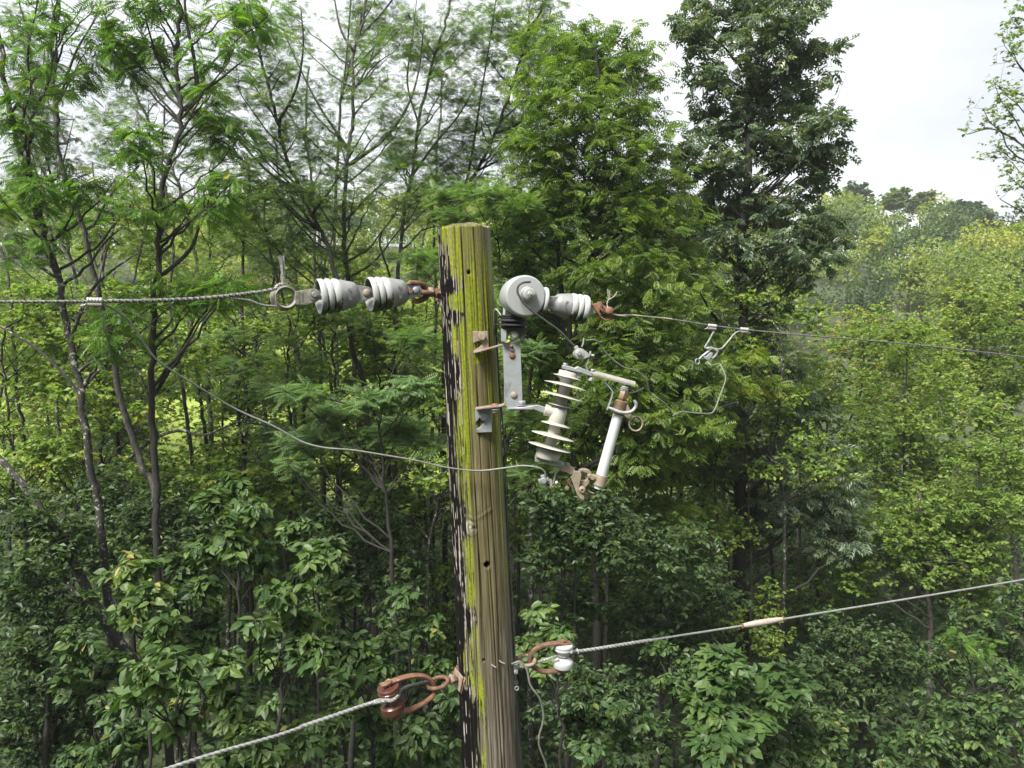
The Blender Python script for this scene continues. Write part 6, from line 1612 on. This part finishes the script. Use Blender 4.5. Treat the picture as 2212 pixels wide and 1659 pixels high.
MB().prism([h9(*p, 0.012) for p in ((1300, 600), (1460, 560), (1560, 590), (1650, 640), (1690, 720), (1800, 860), (1700, 900), (1560, 820), (1480, 720), (1350, 690))], (0, 0.010, 0)).build('cheek', M['rust_orange'], t, bevel=0.002)
MB().tube([h9(1500, 530, -0.012), h9(1530, 570, -0.012), h9(1520, 640, -0.01)], 34 * s9, 12).build('lobe', M['rust'], t)
MB().lathe(h9(1745, 765, -0.026), nrm([0.15, -1, 0.15]), [(-0.03, 60 * s9), (0, 112 * s9), (0.006, 108 * s9), (0.011, 80 * s9), (0.0125, 0.001)], 26).build('keeper_button', M['rust_orange'], t, angle=50)
MB().cyl(h9(1560, 640, -0.005), h9(1700, 760, -0.01), 40 * s9, 14).build('keeper', M['rust'], t)
t = thing('power_line', WR(1330, 680), 'thin twisted power line running right from the orange hook', 'power line', 'high wires')
e0 = WR(2212, 771); dr_ = WR(2212, 771) - WR(1900, 731)
rp_ = [h9(1700, 850), WR(*v9(2000, 880)), WR(1364, 681), WR(1440, 688.5), WR(1530, 702), WR(1609, 712), WR(1735, 724), WR(1960, 743), e0] + [e0 + dr_ * q + np.array([0, 0, 0.004 * q * q]) for q in (1, 3, 6, 12)]
MB().rope(spline(rp_, 4), 0.0037, 6, 0.05, 0.22, 0.008).build('conductor', M['wire_line'], t)
MB().rope(spline([h9(1690, 640), h9(1760, 790, -.02), h9(1900, 870, -.004), WR(*v9(2150, 900)), WR(1368, 681), WR(1400, 684.2), WR(1450, 689)], 4), 0.0036, 4, 0.04, 0.3).build('wire_grip', M['glove'], t)
for pl in ([(1680, 660), (1690, 560), (1715, 420), (1700, 175)], [(1690, 660), (1680, 540), (1750, 450), (1880, 370), (1955, 240)], [(1685, 640), (1700, 500), (1760, 400), (1735, 205)]):
    MB().tube(spline([h9(*p) for p in pl], 5), 0.0018, 6).build('strand', M['glove'], t)
v12 = lambda zx, zy: ((1690 + zx * ZB[12][2]) / 1.1302, (780 + zy * ZB[12][2]) / 1.1302)
crimp((WR(*v12(530, 205)), WR(*v12(815, 235))), 0.0082, 'pale crimp sleeve on the right wire, the one nearer the pole', 'alu')
crimp((WR(*v12(1625, 325)), WR(*v12(1890, 350))), 0.0080, 'pale crimp sleeve on the right wire, the one farther from the pole', 'alu')
t = thing('wire_bail', WR(*v12(720, 400)), 'bright wire bail hanging in a V below the right wire', 'bail')
bl = [WR(*v12(735, 385)), WR(*v12(700, 450)), WR(*v12(560, 720)), WR(*v12(450, 900)), WR(*v12(440, 965)), WR(*v12(520, 985)), WR(*v12(700, 1000)), WR(*v12(850, 1005)), WR(*v12(980, 985)), WR(*v12(1070, 910)), WR(*v12(1250, 700)), WR(*v12(1400, 510)), WR(*v12(1520, 420)), WR(*v12(1640, 405))]
MB().tube(spline(bl, 6), 0.0038, 9).build('loop', M['wire_white'], t)
MB().tube([WR(*v12(1600, 410)), WR(*v12(1960, 465))], 0.0026, 7).build('tail', M['wire_white'], t)
t = thing('line_clamp', WR(*v12(620, 1100)), 'bluish silver screw clamp with a ring, hanging on the wire bail', 'clamp')
yk = YR(v12(620, 0)[0])
k12 = lambda zx, zy, dy=0.0: Z(12, zx, zy, yk + dy)
MB().prism([k12(*p, -0.012) for p in ((470, 960), (560, 925), (680, 920), (780, 965), (840, 1040), (835, 1110), (780, 1040), (700, 1010), (620, 1040), (560, 1030), (490, 1010))], (0, 0.024, 0)).build('jaw', M['galv'], t, bevel=0.002)
MB().sweep(spline([k12(780, 985), k12(835, 1060), k12(800, 1180), k12(720, 1270), k12(640, 1310)], 5), 0.006, 0.020).build('body', M['galv'], t, bevel=0.001)
MB().prism([k12(*p, -0.008) for p in ((590, 1130), (650, 1100), (700, 1130), (690, 1220), (640, 1300), (580, 1340), (530, 1380), (400, 1320), (380, 1260), (500, 1230))], (0, 0.018, 0)).build('lower_jaw', M['galv_plate'], t, bevel=0.002)
MB().cyl(k12(600, 1040, -0.004), k12(330, 1250, -0.004), 46 * ZB[12][2] / 1.1302 / FOC * yk, 14).build('screw', M['galv'], t, bevel=0.001)
MB().cyl(k12(360, 1220, -0.004), k12(240, 1330, -0.004), 34 * ZB[12][2] / 1.1302 / FOC * yk, 12).build('shank', M['galv'], t)
MB().torus(k12(175, 1420, -0.004), nrm([0.35, -1, 0.1]), 82 * ZB[12][2] / 1.1302 / FOC * yk, 19 * ZB[12][2] / 1.1302 / FOC * yk, 30, 10, 0.95, 1.12).build('ring', M['galv'], t)
v6 = lambda zx, zy: ((1400 + zx * ZB[6][2]) / 1.1302, (680 + zy * ZB[6][2]) / 1.1302)
jp = [(1295, 790), (1300, 815), (1325, 836), (1350, 834), (1395, 824), (1420, 836), (1445, 890), (1467, 965), (1440, 1060), (1405, 1150), (1378, 1230), (1350, 1280), (1320, 1300), (1200, 1300), (1060, 1286), (1000, 1298), (950, 1326), (942, 1290), (915, 1245), (850, 1180), (760, 1130), (728, 1080), (705, 990), (640, 912), (560, 875), (490, 858), (400, 798), (320, 725), (265, 660), (235, 608), (185, 592), (115, 596), (100, 580), (95, 620), (80, 660)]
ys = np.interp(np.linspace(0, 1, len(jp)), [0, 0.5, 0.9, 1], [yk, 3.0, 2.82, 2.79])
tag(MB().tube(spline([W(*v6(*p), y) for p, y in zip(jp, ys)], 6), 0.0030, 8).build('jumper_wire', M['wire_green']), 'kinked pale jumper wire from the screw clamp to the top of the fuse cutout', 'jumper wire')

# ------------------------------------------------------------------ lower neutral wire and its fittings
YN = 2.90
v5 = lambda zx, zy: ((880 + zx * ZB[5][2]) / 1.1302, (1550 + zy * ZB[5][2]) / 1.1302)
yl5 = lambda zx: np.interp(zx, [-2000, 0, 300, 720, 900, 1000], [2.3, 2.72, 2.78, 2.90, 2.95, 2.98])
a5 = lambda zx, zy, dy=0.0: W(*v5(zx, zy), float(yl5(zx)) + dy)
s5 = ZB[5][2] / 1.1302 / FOC * 2.8
t = thing('eye_bolt', a5(840, 420), 'rusty eye nut on a diamond washer low on the left of the pole', 'eye bolt')
ax = nrm(a5(700, 455) - a5(935, 405))
side = nrm(np.cross(ax, [0, 0, 1])); up_ = np.cross(side, ax)
c = a5(925, 415)
MB().prism(sqr(c, 0.040, 0.30), ax * 0.006).build('square_washer', M['rust'], t, bevel=0.001)
MB().prism(sqr(c + ax * 0.008, 0.034, 0.22), ax * 0.005).build('square_washer', M['rust_pale'], t, bevel=0.001)
MB().hexnut(a5(870, 412), ax, 44 * s5, 0.016).build('nut', M['rust'], t, bevel=0.001)
MB().hexnut(a5(845, 415), ax, 52 * s5, 0.012).build('nut', M['rust_pale'], t, bevel=0.001)
MB().cyl(c - ax * 0.06, a5(800, 425), 0.010, 14).build('bolt_rod', M['rust'], t)
MB().torus(a5(722, 448), nrm([0.18, -0.55, 0.85]), 88 * s5, 21 * s5, 36, 12, 1.22, 0.62, ax).build('eye', M['rust'], t)
t = thing('clevis', a5(420, 560), 'long rusty clevis strap holding the brown spool left of the pole', 'clevis')
cl = spline([a5(190, 470, -.035), a5(260, 448, -.03), a5(330, 420, -.022), a5(410, 396, -.012), a5(500, 380), a5(580, 385), a5(645, 415), a5(690, 475), a5(686, 540), a5(645, 590), a5(570, 645, .0), a5(480, 690, -.012), a5(400, 712, -.022), a5(330, 735, -.03), a5(280, 752, -.035)], 6)
MB().sweep(cl, np.interp(np.linspace(0, 1, len(cl)), [0, .2, .45, .55, .8, 1], [17 * s5, 20 * s5, 34 * s5, 34 * s5, 24 * s5, 18 * s5]), np.interp(np.linspace(0, 1, len(cl)), [0, .3, .5, .7, 1], [0.028, 0.024, 0.018, 0.024, 0.028])).build('strap', M['rust_orange'], t, bevel=0.002)
MB().cyl(a5(255, 420, -.032), a5(335, 790, -.032), 22 * s5, 14).build('clevis_pin', M['rust'], t)
MB().dome(a5(258, 438, -.032), nrm(a5(255, 420) - a5(335, 790)), 38 * s5, 20 * s5).build('pin_head', M['rust'], t)
MB().hexnut(a5(330, 768, -.032), nrm(a5(255, 420) - a5(335, 790)), 40 * s5, 0.010).build('nut', M['rust'], t)
t = thing('spool_insulator', a5(285, 600), 'brown glazed spool insulator in the rusty clevis left of the pole', 'insulator')
sa, sb = a5(254, 478, -.03), a5(308, 722, -.03)
ax = nrm(sb - sa); Ls = np.linalg.norm(sb - sa)
pr = [(0, 40), (0, 98), (0.015, 108), (0.03, 112), (0.10, 114), (0.115, 109), (0.13, 109), (0.145, 115), (0.20, 117), (0.225, 114), (0.25, 100), (0.29, 66), (0.36, 56), (0.50, 54), (0.56, 60), (0.62, 84), (0.67, 112), (0.69, 119), (0.70, 121), (0.91, 121), (0.92, 119), (0.97, 108), (1.0, 96), (1.0, 40)]
MB().lathe(sa, ax, [(a * Ls, b * 0.93 * s5) for a, b in pr], 44).build('porcelain', M['spool_brown'], t, angle=24)
t = thing('neutral_wire', a5(0, 665), 'white twisted neutral wire sloping down left from the brown spool', 'neutral wire', 'low white wires')
L0, L1 = a5(60, 648), W(366, 1659, 2.28)
MB().rope(spline([a5(345, 560, -.07), a5(310, 600, -.075), a5(230, 612, -.07), a5(150, 630, -.03), a5(60, 648), L0 * 0.75 + L1 * 0.25 + [0, 0, -0.004], L0 * 0.5 + L1 * 0.5 + [0, 0, -0.008], L1, L1 + (L1 - L0) * 1.0 + [0, 0, -.03]], 5), 0.0066, 4, 0.080, 0.46, 0.008).build('conductor', M['wire_white'], t)
MB().rope(spline([a5(60, 652), a5(150, 610, -.02), a5(215, 602, -.06), a5(280, 618, -.08), a5(350, 575, -.07), a5(372, 520, -.03), a5(420, 488, 0), a5(510, 460, .01), a5(605, 440, .02), a5(650, 430, .03)], 5), 0.0058, 4, 0.05, 0.40, 0.006).build('wire_grip', M['wire_white'], t)
MB().rope(spline([L0 * 0.62 + L1 * 0.38 + [0, 0, -0.005], L0 * 0.8 + L1 * 0.2 + [0, 0, -0.003], L0, a5(120, 634, -.01)], 5), 0.0082, 4, 0.080, 0.46, 0.008).build('wire_grip', M['wire_white'], t)

# right side
yr5 = lambda zx: np.interp(zx, [1400, 1900, 2300], [3.0, 3.08, 3.14])
b5 = lambda zx, zy, dy=0.0: W(*v5(zx, zy), float(yr5(zx)) + dy)
t = thing('eye_bolt', b5(1500, 240), 'pale rusty eye lying flat low on the right of the pole', 'eye bolt')
MB().torus(b5(1545, 238), nrm([0.05, -0.36, 0.95]), 82 * s5, 19 * s5, 36, 12, 1.08, 0.85, (1, 0, 0)).build('eye', M['rust_pale'], t)
MB().cyl(b5(1380, 232, .01), b5(1475, 236), 22 * s5, 14).build('bolt_rod', M['rust'], t)
t = thing('clevis', b5(1700, 220), 'brown open clevis strap holding the white spool right of the pole', 'clevis')
cr_ = spline([b5(1960, 78), b5(1880, 76), b5(1790, 80), b5(1700, 98), b5(1630, 132), b5(1585, 180), b5(1572, 230), b5(1590, 280), b5(1650, 318), b5(1720, 342), b5(1820, 336), b5(1920, 330)], 6)
MB().sweep(cr_, np.interp(np.linspace(0, 1, len(cr_)), [0, .25, .5, .75, 1], [20 * s5, 26 * s5, 38 * s5, 30 * s5, 20 * s5]), np.interp(np.linspace(0, 1, len(cr_)), [0, .3, .5, .7, 1], [0.032, 0.028, 0.020, 0.028, 0.032])).build('strap', M['rust'], t, bevel=0.002)
MB().cyl(b5(1886, 50), b5(1890, 350), 20 * s5, 14).build('clevis_pin', M['rust'], t)
MB().hexnut(b5(1886, 58), (0, 0, 1), 34 * s5, 0.008).build('pin_head', M['rust'], t, bevel=0.0008)
t = thing('spool_insulator', b5(1888, 190), 'white porcelain spool insulator right of the pole', 'insulator')
sa, sb = b5(1892, 86), b5(1887, 300)
ax = nrm(sb - sa); Ls = np.linalg.norm(sb - sa)
pr = [(0, 30), (0, 92), (0.03, 100), (0.10, 103), (0.15, 96), (0.18, 101), (0.24, 100), (0.30, 86), (0.37, 70), (0.46, 66), (0.53, 64), (0.60, 74), (0.68, 94), (0.74, 105), (0.78, 107), (0.94, 107), (0.98, 103), (1.0, 90), (1.0, 30)]
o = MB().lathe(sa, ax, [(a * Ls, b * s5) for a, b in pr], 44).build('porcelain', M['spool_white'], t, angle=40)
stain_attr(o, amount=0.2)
MB().torus(b5(1888, 188), ax, 67 * s5, 7 * s5, 36, 8).build('tie_wire', M['wire_green'], t)
t = thing('neutral_wire', b5(1960, 160), 'white twisted neutral wire rising right from the white spool', 'neutral wire', 'low white wires')
v7 = lambda zx, zy: ((1250 + zx * ZB[7][2]) / 1.1302, (1250 + zy * ZB[7][2]) / 1.1302)
inv = lambda x: invlerp(x, 1250, 3.10, 2212, 3.83)
n7 = lambda x, y: W(x, y, inv(x))
q0, q1 = n7(*v7(900, 830)), n7(2212, 1252)
MB().rope(spline([b5(1975, 165, -.03), n7(*v7(430, 905)), n7(*v7(650, 872)), q0, n7(*v7(1490, 738)), n7(*v7(1755, 694)), q1, q1 + (q1 - q0) * 0.7 + [0, 0, .02], q1 + (q1 - q0) * 2.5 + [0, 0, .12]], 5), 0.0050, 6, 0.05, 0.22, 0.008).build('conductor', M['wire_white'], t)
MB().rope(spline([b5(1960, 158, -.04), n7(*v7(430, 903)), n7(*v7(550, 886)), n7(*v7(700, 862)), q0], 6), 0.0078, 4, 0.075, 0.46, 0.008).build('wire_grip', M['wire_white'], t)
MB().torus(n7(*v7(425, 905)), nrm([1, 0.3, 0.2]), 0.010, 0.004, 20, 8).build('wire_loop', M['wire_white'], t)
MB().rope(spline([b5(1830, 196, -.03), b5(1740, 225), b5(1630, 262), b5(1560, 286, -.02), b5(1480, 302, -.02)], 5), 0.0058, 4, 0.05, 0.40, 0.006).build('wire_grip', M['wire_white'], t)
t = thing('splice_sleeve', n7(*v7(1500, 735)), 'tan tapered splice sleeve with orange ends on the rising white wire', 'splice sleeve')
a_, b_ = n7(*v7(1492, 738)), n7(*v7(1757, 693))
ax = nrm(b_ - a_); Ls = np.linalg.norm(b_ - a_); s7 = ZB[7][2] / 1.1302 / FOC * inv(1650)
MB().lathe(a_, ax, [(0.002, 9 * s7), (0.004, 13 * s7), (Ls * 0.1, 17 * s7), (Ls * 0.35, 21 * s7), (Ls * 0.65, 21 * s7), (Ls * 0.9, 16 * s7), (Ls - 0.004, 12 * s7), (Ls - 0.002, 8 * s7)], 20).build('sleeve', M['glove'], t)
for p in (a_, b_):
    MB().lathe(p - ax * 0.003, ax, [(0, 9 * s7), (0.001, 17 * s7), (0.006, 17 * s7), (0.007, 9 * s7)], 20).build('end_ring', M['rust_orange'], t)

lw = [(1408, 272), (1440, 258), (1475, 248), (1512, 268), (1545, 318), (1562, 380), (1572, 440), (1600, 500), (1640, 550), (1672, 600), (1694, 680), (1704, 760), (1692, 840), (1668, 920), (1660, 1000), (1672, 1060), (1695, 1120), (1722, 1190), (1740, 1260)]
tag(MB().tube(spline([b5(p[0], p[1], -0.06 - 0.05 * min(1, k / 8)) for k, p in enumerate(lw)], 5), 0.0040, 8).build('loose_wire', M['wire_green']), 'loose grey wire tail dangling down beside the pole under the flat eye', 'wire')
t = thing('ground_clamp', b5(1445, 330), 'small silver clamp with hanging rings on the right side of the pole', 'clamp')
MB().prism([b5(*p, -.05) for p in ((1425, 285), (1466, 280), (1470, 365), (1430, 372))], (0, 0.018, 0)).build('clamp_body', M['galv'], t, bevel=0.0015)
MB().hexnut(b5(1447, 345, -.056), (0.4, -1, 0), 20 * s5, 0.010).build('clamp_bolt', M['galv'], t)
MB().tube(spline([b5(1405, 275, -.04), b5(1430, 268, -.055), b5(1470, 262, -.05)], 4), 7 * s5, 7).build('hoop', M['galv'], t)
MB().tube(spline([b5(1450, 370, -.05), b5(1442, 410, -.05), b5(1455, 440, -.05), b5(1452, 470, -.05)], 4), 5 * s5, 7).build('link', M['wire_dark'], t)
MB().torus(b5(1455, 498, -.05), nrm([0.3, -1, 0]), 20 * s5, 7 * s5, 20, 8).build('ring', M['galv'], t)
MB().torus(b5(1450, 445, -.05), nrm([0.6, -1, 0.3]), 18 * s5, 5 * s5, 18, 8).build('ring', M['wire_dark'], t)
print('TREE_TRIS', N_TREE_TRIS[0], 'ALL', sum(len(m.loops) - 2 * len(m.polygons) for m in bpy.data.meshes), len(bpy.data.objects))
